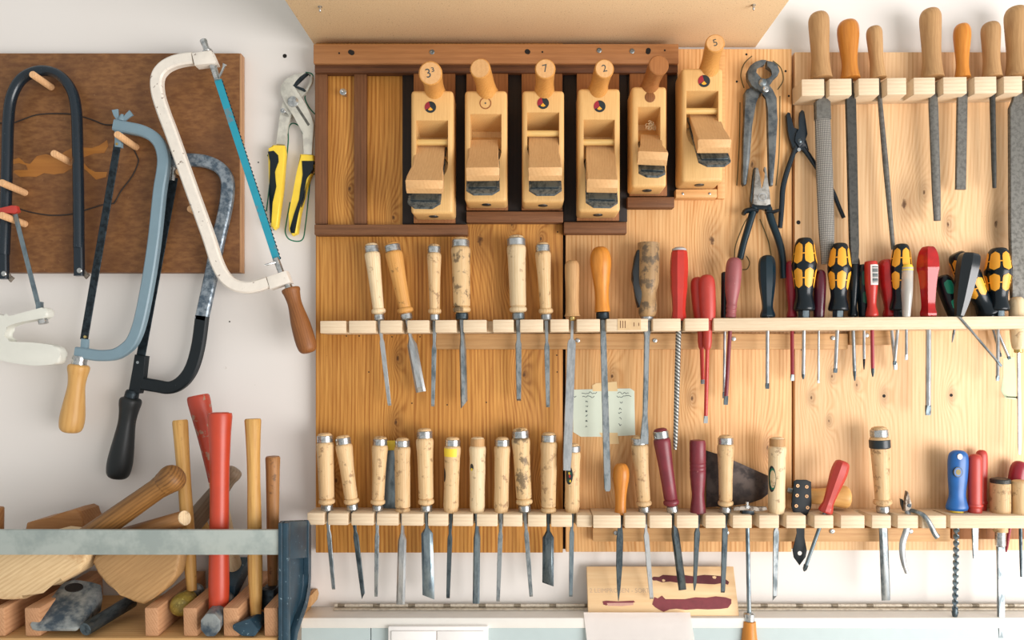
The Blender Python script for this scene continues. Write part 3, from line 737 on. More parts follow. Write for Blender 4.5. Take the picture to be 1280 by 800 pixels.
chisel('chisel with ringed neck just left of the dark panel gap, upper rack', (678, 303), (683, 401), (685, 509), 20, 'beech', blade=('thin', 6.5), s0=0.3, fmat='steel_bright', mid=0.82)
# ---- upper rack: file-like tools
def smooth_handle(kind):
    return {'file': smoothp([(0.0, 0.0), (0.9, 0.0), (1.02, 0.02), (0.95, 0.07), (0.84, 0.25), (0.86, 0.45), (0.96, 0.68), (1.0, 0.82), (0.93, 0.91), (0.7, 0.975), (0.35, 0.998), (0.0, 1.0)]),
            'bulb': smoothp([(0.0, 0.0), (0.66, 0.0), (0.72, 0.03), (0.66, 0.15), (0.68, 0.32), (0.82, 0.52), (0.98, 0.70), (1.0, 0.80), (0.9, 0.90), (0.62, 0.975), (0.3, 0.998), (0.0, 1.0)]),
            'straight': smoothp([(0.0, 0.0), (0.98, 0.0), (1.0, 0.03), (0.92, 0.08), (0.88, 0.3), (0.94, 0.6), (0.98, 0.85), (0.9, 0.94), (0.6, 0.985), (0.0, 1.0)])}[kind]
def plain(label, name, cat, group, top, neck, tip, w, hmat, kind, blade, bmat, d, fer=None, shape='rect', dtip=None, dtop=None, bname='blade'):
    T = Tool(name, label, cat, group, top, neck, tip, w, d, dtop, dtip)
    T.prof = smooth_handle(kind) if isinstance(kind, str) else kind
    if fer:                                                # the handle starts above its ferrule
        f = fer[0]; T.handle([(r, f + t * (1 - f)) for r, t in T.prof], hmat); T.ring(fer[1], 0.0, f + 0.004, fer[2], 'ferrule', fer[1] * 0.5)
    else: T.handle(T.prof, hmat)
    if blade: T.blade(blade, bmat, bname, shape)
    return T
plain('dull brown file handle with long flat grey blade over the panel gap', 'flat_file', 'file', 'files', (715, 325), (715.5, 401), (708.5, 588), 18.5, 'file_handle', 'straight',
      [(-0.03, 4, 4), (0.12, 4, 4), (0.135, 9, 3), (0.16, 10.5, 4), (0.9, 10.8, 4), (1.0, 9.2, 4)], 'steel_bright', 0.038, (0.07, 0.42, 'brass'), dtip=0.047)
plain('glossy yellow bulb-handled file with black ferrule and long grey blade', 'flat_file', 'file', 'files', (750, 308.5), (753.5, 400), (759.5, 614), 26.5, 'file_gold', 'bulb',
      [(-0.03, 6, 5), (0.06, 6.5, 5), (0.12, 7.5, 4), (0.9, 8.6, 4), (0.985, 8, 3.5), (1.0, 5, 3)], 'steel', 0.036, (0.11, 0.62, 'steel_black'), dtip=0.042)
def big_driver():
    T = Tool('screwdriver', 'big worn wooden-handled screwdriver with a flared flat steel blade', 'screwdriver', 'screwdrivers', (811, 304), (809, 400), (805.5, 555), 31, 0.034, dtip=0.045)
    prof = smoothp([(0.0, 0.04), (0.5, 0.04), (0.62, 0.05), (0.72, 0.10), (0.76, 0.18), (0.66, 0.28), (0.66, 0.36), (0.84, 0.46), (0.88, 0.6), (0.88, 0.95), (0.86, 1.0), (0.5, 1.0), (0.0, 1.0)], 3)
    T.handle(prof, 'driver_wood')
    # side cheek worn dark, standing out at the left
    cheek = pprism('cheek', M['handle_black'], T.root, [(797, 312), (794, 320), (791, 340), (790.5, 348), (793, 356), (795, 372), (798, 384), (803, 384), (802, 340), (802, 312)], 0.026, 0.042, 0.002)
    T.ring(0.5, -0.02, 0.05, 'steel_bright', 'ferrule', 0.2)
    T.blade([(0.0, 8, 6), (0.10, 8.5, 7), (0.13, 7, 7), (0.14, 6.5, 6.5), (0.72, 6, 6), (0.76, 6, 5), (0.92, 9.5, 3), (1.0, 9.8, 1.2)], 'steel')
big_driver()
def faceted(seg_prof): return seg_prof
def red_rasp():
    prof = [(0.0, 0.0), (0.76, 0.0), (0.82, 0.05), (0.72, 0.14), (0.80, 0.30), (0.94, 0.46), (0.92, 0.54), (1.0, 0.66), (0.98, 0.82), (0.90, 0.93), (0.78, 0.955)]
    T = Tool('round_rasp', 'red faceted handle with grey cap and long round twisted rasp', 'file', 'files', (849, 309), (848.5, 401), (844, 562), 22.5, 0.034, dtip=0.044)
    T.handle(prof + [(0.0, 0.955)], 'red', seg=8, smooth=20, phase=PI / 8)
    T.handle([(0.0, 0.95), (0.80, 0.95), (0.78, 0.975), (0.5, 0.997), (0.0, 1.0)], 'grey_cap', 'cap')
    T.blade([(-0.02, 7, 7), (0.5, 7, 7), (0.94, 5.6, 5.6), (1.0, 4.0, 4.0)], 'ribbed', 'rasp', 'round')
red_rasp()
# ---- upper rack, right: screwdrivers
P_KRAFT = smoothp([(0.0, 0.08), (0.5, 0.08), (0.76, 0.085), (0.86, 0.11), (0.82, 0.16), (0.70, 0.24), (0.68, 0.30), (0.76, 0.40), (0.88, 0.52), (0.96, 0.60), (1.0, 0.665), (0.95, 0.71), (0.86, 0.80), (0.76, 0.90), (0.66, 0.955), (0.46, 0.99), (0.0, 1.0)])
P_TRI = smoothp([(0.0, 0.0), (0.6, 0.0), (0.72, 0.02), (0.74, 0.06), (0.64, 0.11), (0.62, 0.2), (0.72, 0.4), (0.86, 0.58), (0.98, 0.66), (1.0, 0.72), (0.92, 0.84), (0.74, 0.93), (0.46, 0.985), (0.0, 1.0)])
P_CLASSIC = smoothp([(0.0, 0.0), (0.7, 0.0), (0.86, 0.02), (0.84, 0.06), (0.64, 0.15), (0.66, 0.24), (0.84, 0.42), (0.97, 0.58), (1.0, 0.74), (0.96, 0.88), (0.78, 0.96), (0.4, 0.996), (0.0, 1.0)])
P_INS = smoothp([(0.0, 0.0), (0.78, 0.0), (0.88, 0.06), (0.96, 0.3), (1.0, 0.6), (0.98, 0.78), (0.84, 0.91), (0.52, 0.98), (0.0, 1.0)])
P_STUB = smoothp([(0.0, 0.0), (0.9, 0.0), (0.98, 0.03), (1.0, 0.3), (1.0, 0.9), (0.94, 0.97), (0.6, 1.0), (0.0, 1.0)])
S = 'screwdrivers'
def driver(label, top, neck, tip, w, prof, mat, shaft=4.0, smat='steel_bright', tipk='flat', d=0.036, seg=20, dtip=None, dtop=None, cap=None, phase=0.0, smooth=45, tipmat='steel_dark', tl=0.08, name='screwdriver', sy=1.0):
    T = Tool(name, label, 'screwdriver', S, top, neck, tip, w, d, dtop, dtip)
    T.prof = prof; T.handle(prof, mat, seg=seg, phase=phase, smooth=smooth, sy=sy)
    T.blade([(-0.06, shaft, shaft), (1 - tl, shaft, shaft)], smat, 'shaft', 'round')
    e = 1 - tl
    if tipk == 'flat': T.blade([(e - 0.002, shaft * 0.9, shaft * 0.9), (e + tl * 0.5, shaft * 1.05, shaft * 0.5), (1.0, shaft * 1.0, shaft * 0.2)], tipmat, 'tip')
    else: T.blade([(e - 0.002, shaft * 0.95, shaft * 0.95), (e + tl * 0.4, shaft * 0.9, shaft * 0.9), (1.0, shaft * 0.35, shaft * 0.35)], tipmat, 'tip', 'round', seg=8)
    return T
def kraft(label, top, neck, tip, w, pads='amber', shaft=4.6, tipk='phillips', d=0.038, ph=0.0, **kw):
    T = driver(label, top, neck, tip, w, P_KRAFT, 'black', shaft, tipk=tipk, d=d, **kw)
    its = []
    for i in range(6):
        f = FRONT + ph + i * PI / 3
        its += [(0.795, 0.135, f, 0.42, 'pill'), (0.485, 0.125, f, 0.42, 'pill')]
    T.pads(P_KRAFT, its, pads, 'grip_insert')
    its = []
    for i in range(6):
        f = FRONT + ph + (i + 0.5) * PI / 3
        its += [(0.79, 0.008, f, 0.14, 'rect'), (0.485, 0.008, f, 0.14, 'rect')]
    T.pads(P_KRAFT, its, pads, 'grip_bridge', 0.015)
    T.ring(0.5, -0.02, 0.10, 'steel_dark', 'bolster', 0.1, 6)
    return T
# pair of insulated red drivers, collars below the rail
def insulated(label, top, neck, tip, w, d, shaft=5.0):
    T = driver(label, top, neck, tip, w, P_INS, 'red_worn', shaft, 'red', 'flat', d, tipmat='steel', tl=0.07)
    MB().lathe([(0.3 * T.R, -36 * T.k), (0.44 * T.R, -33 * T.k), (0.52 * T.R, -26 * T.k), (0.5 * T.R, -18 * T.k), (0.6 * T.R, 0), (0.3 * T.R, 0)], 16).build('collar', M['red_worn'], T.root, T.Tb)
    return T
insulated('rear red insulated screwdriver, half hidden by its twin', (871, 346), (876, 401), (878.5, 480), 18, 0.026)
insulated('front red insulated screwdriver overlapping its twin', (883, 343), (885, 401), (882, 529), 21, 0.040)
driver('small black screwdriver hiding behind the rose-brown one', (906.5, 340), (906, 397), (905, 498), 10, P_STUB, 'black', 3.6, d=0.022)
T = driver('rose-brown ribbed screwdriver with red-brown sleeved shaft', (918, 322), (913.5, 397), (907, 506), 20, smoothp([(0.0, 0.0), (0.6, 0.0), (0.64, 0.04), (0.58, 0.08), (0.66, 0.11), (0.6, 0.15), (0.68, 0.18), (0.64, 0.24), (0.84, 0.4), (0.96, 0.55), (1.0, 0.75), (0.9, 0.92), (0.55, 0.99), (0.0, 1.0)]), 'rose', 5.2, 'maroon', d=0.038, tl=0.1)
driver('glossy blue-black screwdriver standing alone beside the pliers handle', (958.5, 319), (959.5, 397), (959, 486), 21, P_CLASSIC, 'teal_black', 4.6, d=0.036, seg=8, smooth=25, phase=PI / 8)
driver('crimson screwdriver behind the tallest black and amber one', (988.5, 326), (990, 397), (990.5, 476), 15, P_CLASSIC, 'crimson', 4.6, 'crimson', d=0.020, tl=0.1, tipmat='steel')
kraft('tallest black and amber screwdriver, beside the panel gap', (1005.5, 297), (1005, 397), (1004, 474), 30, ph=0.12)
driver('dark plum screwdriver between two black and amber ones', (1025.5, 337), (1023.5, 397), (1023, 479), 15, P_INS, 'plum', 2.6, d=0.030, tl=0.05, tipmat='steel')
kraft('black and amber screwdriver below the dark flat file', (1050, 303.5), (1047.5, 396.5), (1044, 466), 28, ph=-0.15, tipk='flat')
driver('slim black screwdriver behind and right of the second amber one', (1068, 320), (1066, 396), (1068.5, 476), 14, P_CLASSIC, 'black', 4.4, 'steel', 'phillips', d=0.020, tl=0.15)
T = driver('black and green screwdriver left of the barcode one', (1078, 330), (1080, 396), (1080, 462), 15, P_INS, 'black', 3.2, tipk='phillips', d=0.022, tl=0.2, tipmat='black')
T.pads(P_INS, [(0.72, 0.16, FRONT, 0.5, 'pill'), (0.36, 0.12, FRONT, 0.5, 'pill')], 'dark_green', 'grip_insert')
T = driver('red screwdriver with white barcode sticker on its handle', (1088.5, 326), (1090, 396), (1091, 471), 15.5, smoothp([(0.0, 0.0), (0.8, 0.0), (0.98, 0.03), (0.94, 0.08), (0.70, 0.2), (0.74, 0.32), (0.95, 0.55), (1.0, 0.8), (0.98, 0.95), (0.8, 0.99), (0.0, 1.0)]), 'red', 4.4, 'crimson', 'phillips', d=0.038, tl=0.14)
T.pads(T.prof, [(0.74, 0.18, FRONT + 0.25, 0.75, 'rect')], 'label_white', 'sticker', 0.05)
T.pads(T.prof, [(0.60 + i * 0.028, 0.006 + 0.004 * (i % 3), FRONT + 0.25, 0.5, 'rect') for i in range(11)], 'ink', 'barcode', 0.08)
driver('translucent red screwdriver tucked behind the amber one with the tester', (1107, 324), (1113, 396), (1119.5, 462), 21, P_CLASSIC, 'red_clear', 4.2, d=0.020, tl=0.15, tipmat='steel')
kraft('black and amber screwdriver just behind the clear tester', (1127, 304.5), (1123.5, 396), (1118, 456), 26, ph=0.1, shaft=4.0, tipk='flat', d=0.034)
T = driver('clear voltage tester screwdriver with yellow cap', (1134.5, 334), (1133, 396), (1133, 450), 13.5, smoothp([(0.0, 0.0), (0.6, 0.0), (0.72, 0.06), (0.8, 0.2), (0.98, 0.5), (0.96, 0.9), (0.9, 1.0), (0.0, 1.0)]), 'clear', 3.2, d=0.052, tipmat='steel', tl=0.12)
T.handle([(0.0, 0.93), (0.98, 0.93), (0.95, 1.0), (0.7, 1.05), (0.0, 1.06)], 'yellow', 'cap')
T.handle([(0.0, 0.15), (0.3, 0.16), (0.3, 0.75), (0.0, 0.76)], 'rusty', 'glow_lamp')
driver('large ruby-red lobed screwdriver with the longest shaft', (1160, 307.5), (1160.5, 396), (1160, 519), 29, P_TRI, 'red_clear', 6.4, d=0.036, seg=6, smooth=35, tl=0.1, tipk='flat')
T = driver('black and green screwdriver leaning left of the glossy black one', (1177, 344), (1196, 396), (1190, 428), 21, P_INS, 'black', 3.0, 'steel', 'phillips', d=0.024, dtop=0.022, tl=0.3, tipmat='steel')
T.pads(P_INS, [(0.70, 0.17, FRONT - 0.1, 0.5, 'pill'), (0.30, 0.12, FRONT - 0.1, 0.45, 'pill')], 'green_insert', 'grip_insert')
kraft('black and amber screwdriver leaning right behind the glossy black one', (1194, 316), (1241, 401), (1262, 449), 30, ph=0.1, shaft=3.6, d=0.024, dtop=0.022, tipk='flat')
driver('thick glossy black screwdriver tilted over the leaning amber one', (1213, 316), (1199, 396), (1252, 458), 28, smoothp([(0.0, 0.0), (0.3, 0.0), (0.44, 0.06), (0.66, 0.25), (0.84, 0.5), (0.95, 0.75), (0.94, 0.9), (0.8, 0.965), (0.5, 0.995), (0.0, 1.0)]), 'black_gloss', 3.0, 'steel', d=0.056, seg=7, smooth=25, tl=0.12, tipk='flat')
kraft('black and amber screwdriver standing upright next to the wide file', (1248, 309.5), (1247.5, 396), (1247, 476), 31, ph=0.2, shaft=4.0, d=0.030, tipk='flat')
driver('narrow black screwdriver squeezed under the leaning amber handle', (1231, 362), (1237, 396), (1251, 446), 13, P_CLASSIC, 'teal_black', 2.8, 'steel', d=0.012, tl=0.1)
def awl():
    T = Tool('pointed_knife', 'pale round-handled tool pushed through the rack at the right edge', 'knife', None, (1270.5, 371), (1273, 437), (1274.5, 568), 18, 0.030)
    T.handle(smoothp([(0.0, 0.0), (0.5, 0.0), (0.72, 0.03), (0.86, 0.12), (0.95, 0.3), (1.0, 0.6), (0.98, 0.85), (0.85, 0.95), (0.5, 0.995), (0.0, 1.0)]), 'beech_pale')
    T.ring(0.56, -0.06, 0.03, 'brass', 'ferrule', 0.2)
    T.blade([(-0.02, 3, 3), (0.1, 3.2, 2.5), (0.9, 4.2, 2), (1.0, 2.5, 1)], 'steel_bright')
awl()
# ---- file rack at the top right
FG = 'files'
def file_(label, top, tip, w, hmat, prof, secs, bmat, d=0.027, shape='rect', neck=None, name='flat_file', cat='file', bname='blade'):
    return plain(label, name, cat, FG, top, neck or (top[0] + (tip[0] - top[0]) * 0.28, 99), tip, w, hmat, prof, secs, bmat, d, None, shape, bname=bname)
FILEP = smoothp([(0.0, 0.0), (0.95, 0.0), (1.06, 0.015), (1.0, 0.06), (0.9, 0.2), (0.86, 0.36), (0.93, 0.6), (1.0, 0.82), (0.95, 0.91), (0.74, 0.97), (0.4, 0.996), (0.0, 1.0)])
FILEB = smoothp([(0.0, 0.0), (0.84, 0.0), (0.92, 0.015), (0.80, 0.1), (0.72, 0.24), (0.76, 0.4), (0.92, 0.62), (1.0, 0.78), (0.94, 0.9), (0.7, 0.972), (0.35, 0.997), (0.0, 1.0)])
T = plain('broad half-round rasp with dotted grey blade, first in the top rack', 'rasp', 'file', FG, (1023, 15.5), (1026.5, 99), (1034.5, 330), 25, 'file_handle', FILEP,
      [(-0.02, 6, 6), (0.10, 7, 6), (0.125, 19, 8), (0.22, 19.6, 8)], 'file_steel', 0.027)
T.blade([(0.218, 19.8, 8), (0.5, 21.5, 8.5), (0.8, 20.5, 8), (1.0, 16, 6)], 'rasp', 'rasp_blade', 'round', seg=16)
plain('orange-handled dark flat file second in the top rack', 'flat_file', 'file', FG, (1059.5, 25.5), (1062.5, 99), (1068, 330), 26, 'file_gold', FILEB, [(-0.02, 5, 5), (0.07, 6, 5), (0.09, 11, 5), (0.12, 12.5, 5), (0.9, 11.5, 5), (1.0, 9, 4)], 'file_dark', 0.027)
plain('slim file with two-toned handle and thin leaning blade', 'round_file', 'file', FG, (1092, 33), (1097.5, 98.5), (1116.5, 312), 19, 'file_handle', FILEP, [(-0.02, 4.5, 4.5), (0.08, 5.5, 5), (0.5, 7, 6), (1.0, 5, 4)], 'file_steel', 0.024, None, 'round')
plain('tall-handled round-backed file after the empty notch', 'half_round_file', 'file', FG, (1162.5, 11), (1165.5, 98), (1171.5, 276), 25, 'file_handle', FILEP, [(-0.02, 5, 5), (0.09, 6, 5), (0.12, 11.5, 6), (0.2, 12.5, 6), (0.8, 11, 6), (1.0, 9, 4)], 'file_steel', 0.027, None, 'round')
plain('small orange-handled file with short square-ended grey blade', 'flat_file', 'file', FG, (1202.5, 30), (1203, 97.5), (1200.5, 237), 20, 'file_gold', FILEB, [(-0.02, 5, 4), (0.1, 6, 4), (0.13, 12.5, 4), (1.0, 12.5, 4)], 'file_steel', 0.027)
plain('short dull-handled file with narrow dark tapering blade', 'round_file', 'file', FG, (1238, 28), (1240, 97.5), (1243, 235), 22, 'file_handle', FILEP, [(-0.02, 4, 4), (0.12, 7, 6), (0.8, 6, 5), (1.0, 4.5, 4)], 'file_dark', 0.027, None, 'round')
plain('widest file, at the right edge, its blade dark near the shoulder', 'flat_file', 'file', FG, (1270, 8.5), (1272, 97), (1274, 374), 27, 'file_handle', FILEP, [(-0.02, 6, 6), (0.03, 8, 5), (0.10, 14, 5), (0.14, 23, 6), (0.7, 24, 6), (1.0, 21, 6)], 'file_steel', 0.026)
# ================================================================ lower racks
LG = 'chisels in the lower rack'
LK = dict(group=LG, d=0.030)
chisel('leftmost lower chisel, steel hooped, straight thin blade', (406, 541), (409, 639), (417, 737), 22, 'beech', blade=('thin', 5.5), s0=0.3, mid=0.9, waist=0.84, bmat='steel', **LK)
chisel('leaning chisel second in the lower left rack, pointed dark blade', (428, 544), (441, 638), (454, 745), 21, 'beech', blade=('thin', 6.5), s0=0.3, skew=4, bmat='steel_dark', mid=0.82, waist=0.78, **LK)
chisel('lower chisel just left of the yellow-backed scraper', (475.5, 545), (472, 639), (470, 746), 20, 'beech', blade=('thin', 5.5), s0=0.3, waist=0.78, bmat='steel', **LK)
chisel('smooth straight chisel with wide bright blade right of the yellow-backed scraper', (503, 547), (503.5, 641), (500.5, 756), 20.5, 'beech', ferrule=False, blade=('flat', 10.5), s0=0.26, bmat='steel_bright', mid=0.95, waist=0.92, **LK)
chisel('tall chisel with broad slanting two-faceted blade in the lower left rack', (530.5, 535), (533, 640), (535.5, 747), 22, 'beech', blade=('flat', 14.5, 4), s0=0.22, skew=-3, bmat='steel_blue', waist=0.84, mid=0.88, **LK)
T = chisel('chisel with yellow paint under its hoop', (566, 546), (563.5, 641), (560, 748), 21, 'beech', bead=False, ferrule=False, blade=('thin', 6), s0=0.3, bmat='steel_dark', mid=0.92, waist=0.86, **LK)
T.pads(T.prof, [(0.80, 0.055, FRONT - 0.3, 0.95, 'rect')], 'yellow_mark', 'paint_mark', 0.015)
T.pads(T.prof, [(0.5, 0.09, FRONT - 1.15, 0.35, 'round')], 'tape_black', 'emblem', 0.012)
T = chisel('chisel with wooden top ring and small dark emblem, medium straight blade', (597, 546), (596.5, 641), (595, 755), 21, 'beech_pale', hoop='wood', bead=False, ferrule=False, blade=('flat', 8.5), s0=0.24, bmat='steel_blue', mid=0.95, waist=0.84, neckw=6, **LK)
T.pads(T.prof, [(0.61, 0.045, FRONT - 0.75, 0.3, 'round')], 'tape_black', 'emblem', 0.012)
T.pads(T.prof, [(0.58, 0.02, FRONT - 0.7, 0.14, 'round')], 'yellow_mark', 'emblem_centre', 0.03)
chisel('plain steel-hooped chisel left of the tall dirty one in the lower rack', (628, 546), (626.5, 641), (622.5, 752), 20.5, 'beech', bead=False, ferrule=False, blade=('thin', 6), s0=0.26, bmat='steel', mid=0.92, waist=0.84, neckw=5.5, **LK)
chisel('tall dirt-smeared chisel leaning right in the lower left rack', (650, 534.5), (656, 640), (664, 746), 23, 'beech_dirty', blade=('thin', 6), s0=0.26, bmat='steel', waist=0.84, mid=0.88, **LK)
chisel('chisel with broad dark square-ended blade and worn flat on its handle', (686, 540), (685.5, 641), (685, 731), 21, 'beech', ferrule=False, blade=('flat', 14, 4), s0=0.3, skew=-2.5, bmat='steel_dark', mid=0.97, waist=0.86, **LK)
T = chisel('chisel with colourful emblem, partly behind the long flat file tip', (716, 554), (715, 641), (713.5, 746), 20, 'beech', hoop='white', bead=False, ferrule=False, blade=('thin', 6), s0=0.24, bmat='steel_blue', mid=0.93, waist=0.9, group=LG, d=0.024)
T.pads(T.prof, [(0.55, 0.13, FRONT - 0.55, 0.55, 'round')], 'tape_black', 'emblem', 0.012)
T.pads(T.prof, [(0.62, 0.02, FRONT - 0.7, 0.12, 'round'), (0.58, 0.02, FRONT - 0.3, 0.12, 'round'), (0.48, 0.02, FRONT - 0.6, 0.12, 'round')], 'dark_green', 'emblem_spot', 0.03)
T.pads(T.prof, [(0.54, 0.025, FRONT - 0.42, 0.13, 'round')], 'red', 'emblem_spot', 0.03)
T.pads(T.prof, [(0.58, 0.02, FRONT - 0.5, 0.12, 'round'), (0.47, 0.02, FRONT - 0.35, 0.1, 'round')], 'yellow', 'emblem_spot', 0.03)
def jap_scraper():
    r = thing('scraper', 'flexible dark scraper blade with yellow back strip between two chisels', 'scraper', pw(488, 638, 0.008))
    pprism('blade', M['steel_blue'], r, [(481, 562), (495, 562), (497, 638), (479, 638)], 0.0065, 0.0080)
    pprism('back_strip', M['yellow_mark'], r, [(478, 551), (497, 551), (497, 563), (478, 563)], 0.004, 0.0105, 0.0008)
jap_scraper()
# right lower rack
LR = dict(group=LG, d=0.036)
plain('short golden bulb-handled tool with a leaf-shaped grey blade', 'scraper_knife', 'knife', None, (776.5, 579), (775.5, 643), (773, 751), 20.5, 'file_gold', 'bulb', [(-0.03, 5, 4), (0.14, 5, 4), (0.2, 7, 3), (0.3, 8.5, 3), (0.6, 7.6, 3), (0.85, 4.4, 2), (1.0, 0.8, 0.8)], 'steel_dark', 0.036)
chisel('steel-topped chisel below the big screwdriver tip, narrow bright blade', (798.5, 544), (805.5, 641), (814.5, 749), 21.5, 'beech', blade=('thin', 6.5), s0=0.26, waist=0.8, bmat='steel_bright', group=LG, d=0.032)
T = chisel('maroon-painted hooped chisel leaning right, dark square-ended blade', (825, 535), (841, 641), (853.5, 738), 21.5, 'maroon', blade=('flat', 9.5, 5), s0=0.24, waist=0.78, bmat='steel_dark', neckw=7, **LR)
def maroon_straight():
    prof = [(0.0, 0.0), (0.8, 0.0), (0.98, 0.015), (0.94, 0.06), (0.78, 0.2), (0.76, 0.27), (0.9, 0.42), (0.97, 0.5), (1.0, 0.57), (0.95, 0.58), (1.0, 0.595), (1.0, 0.62), (0.95, 0.63), (1.0, 0.645), (1.0, 0.67), (0.95, 0.68), (1.0, 0.69), (1.0, 0.95), (0.92, 0.985), (0.0, 1.0)]
    plain('short maroon grooved-handle tool left of the dark trowel plate', 'turning_tool', 'chisel', LG, (872, 549), (872.5, 642), (868, 738), 20, 'maroon', prof, [(-0.03, 5, 5), (0.1, 6, 5), (0.2, 4, 4), (0.25, 7, 4), (0.9, 4, 3), (1.0, 1.5, 1)], 'steel_dark', 0.036)
maroon_straight()
chisel('steel-hooped chisel standing in front of the dark trowel plate', (907, 543.5), (907, 641), (903.5, 741), 21, 'beech', blade=('thin', 7), s0=0.2, waist=0.78, bmat='steel_dark', d=0.038, group=LG)
T = chisel('wooden-topped chisel with green round emblem at the trowel tip', (971.5, 546), (970.5, 642), (968.5, 747), 22.5, 'beech_pale', hoop='wood', bead=False, ferrule=False, blade=('thin', 7), s0=0.22, skew=4, waist=0.86, mid=0.94, bmat='steel', d=0.040, group=LG, neckw=6)
T.pads(T.prof, [(0.46, 0.17, FRONT - 0.95, 0.55, 'round')], 'tape_black', 'emblem', 0.012)
T.pads(T.prof, [(0.46, 0.14, FRONT - 0.85, 0.42, 'round')], 'pen_green', 'emblem_ring', 0.022)
T.pads(T.prof, [(0.46, 0.115, FRONT - 0.8, 0.36, 'round')], 'beech_pale', 'emblem_centre', 0.032)
T = chisel('chisel with a black tape band below its steel top', (1098.5, 533), (1104, 641), (1108, 751), 24, 'beech', blade=('flat', 10.5, 4), s0=0.1, waist=0.74, mid=0.86, bmat='steel', d=0.038, group=LG, neckw=7)
T.ring(1.05, 0.74, 0.86, 'tape_black', 'tape_band', 0.6)
def trowel():
    r = thing('scraper_plate', 'dark tapering steel trowel plate behind two chisels', 'scraper', pw(930, 634, 0.012))
    z = lambda L: [(840 + a / 5, 520 + b / 5) for a, b in L]
    pprism('blade', M['scraper_steel'], r, z([(214, 216), (285, 238), (385, 278), (598, 372), (640, 400), (625, 470), (560, 520), (480, 548), (380, 560), (214, 572)]), 0.010, 0.012, 0.0005)
trowel()
def t_tool():
    T = Tool('spoke_tool', 'upside-down T-shaped tool with crossbar on the rack and wooden handle below', 'tool', None, (936.5, 840), (936.5, 776), (934, 640), 22, 0.038)
    # handle hangs downwards here: 'top' is the far lower end
    T.handle(smoothp([(0.0, 0.0), (0.66, 0.0), (0.74, 0.03), (0.8, 0.2), (1.0, 0.55), (0.96, 0.8), (0.6, 0.97), (0.0, 1.0)]), 'file_gold')
    T.ring(0.62, -0.17, 0.02, 'chrome', 'ferrule', 0.2)
    T.blade([(0.0, 5.5, 5.5), (0.5, 5.2, 5.2), (1.0, 5, 5)], 'steel_blue', 'shaft', 'round')
    r = T.root
    psweep('crossbar', M['rusty'], r, [(917, 636), (930, 635), (945, 636), (958, 635.5)], 0.052, lambda t: 2.2 + 0.8 * math.sin(PI * t), 1.8, 'rect')
    pbox('clamp', M['steel_black'], r, 928, 637, 943, 644, 0.034, 0.05, 0.001)
    a = lp(r, 934, 635, 0.052); Tn = Matrix.Translation(a)
    MB().lathe([(0.0, 0.0), (0.0052, 0.0), (0.0052, 0.0045), (0.0028, 0.0046), (0.0028, 0.0105), (0.0, 0.011)], 6, Tn).build('nut', M['chrome'], r)
t_tool()
def headstock():
    r = thing('hinge_plate', 'black perforated metal plate with a spear-shaped lower end', 'metal plate', pw(1002, 644, 0.036))
    z = lambda L: [(980 + a / 3.81, 520 + b / 3.81) for a, b in L]
    pts = z([(48, 310), (62, 304), (108, 304), (130, 314), (132, 420), (128, 440), (104, 480), (98, 540), (96, 580), (110, 640), (104, 672), (75, 712), (48, 675), (42, 640), (62, 560), (60, 500), (42, 450), (36, 430)])
    pprism('plate', M['black_matte'], r, pts, 0.034, 0.0365, 0.0006)
    for a, b in z([(65, 332), (108, 337), (62, 378), (108, 382), (58, 428), (112, 436)]):
        T = frame(Vector((0, -1, 0))); T.translation = lp(r, a, b, 0.0365)
        k = K(0.036); MB().ring(0.8 * k, 2.2 * k, 0.0, 0.0010, 14, T).build('eyelet', M['peg'], r)
    T = frame(Vector((0, -1, 0))); T.translation = lp(r, 999.6, 691.5, 0.0365); k = K(0.036)
    MB().lathe([(2.7 * k, -0.001), (2.7 * k, 0.0004), (2.2 * k, 0.0008), (0, 0.0008)], 16, T).build('rivet', M['socket_white'], r)
headstock()
def red_driver():
    T = Tool('screwdriver', 'red flat-sided screwdriver leaning right over the lying wooden handle', 'screwdriver', S, (1054, 576), (1031, 641), (1005, 714), 20, 0.052, dtop=0.054, dtip=0.044)
    prof = smoothp([(0.0, 0.0), (0.6, 0.0), (0.86, 0.03), (0.8, 0.1), (0.66, 0.2), (0.76, 0.4), (0.96, 0.66), (1.0, 0.82), (0.86, 0.95), (0.5, 0.995), (0.0, 1.0)])
    T.prof = prof; T.handle(prof, 'red_worn', seg=8, smooth=25, phase=PI / 8)
    T.blade([(0.0, 4.6, 4.6), (0.9, 4.4, 4.4)], 'steel_blue', 'shaft', 'round'); T.blade([(0.89, 4.8, 4.8), (0.96, 4.6, 4), (1.0, 1.5, 1.5)], 'steel_dark', 'tip')
red_driver()
def lying_handle():
    r = thing('lying_handle', 'loose wooden handle lying on the lower rack behind the red screwdriver', 'handle', pw(1030, 637, 0.016))
    a, b = lp(r, 1010, 620, 0.019), lp(r, 1062, 621.5, 0.021); k = K(0.015); L = (b - a).length
    T = frame(b - a); T.translation = a
    MB().lathe([(r_ * 14 * k, t * L) for r_, t in smoothp([(0.0, 0.0), (0.6, 0.0), (0.68, 0.05), (0.72, 0.3), (0.85, 0.6), (1.0, 0.84), (0.9, 0.95), (0.5, 0.995), (0.0, 1.0)])], 20).build('grip', M['saw_handle_pale'], r, T)
    a2 = lp(r, 984, 612, 0.013); T2 = frame(a - a2); T2.translation = a2; L2 = (a - a2).length
    MB().lathe([(0, 0), (3.4 * k, 0), (4 * k, 0.2 * L2), (4 * k, 0.5 * L2), (5.5 * k, 0.55 * L2), (6 * k, L2), (0, L2)], 14, T2).build('ferrule', M['steel'], r)
lying_handle()
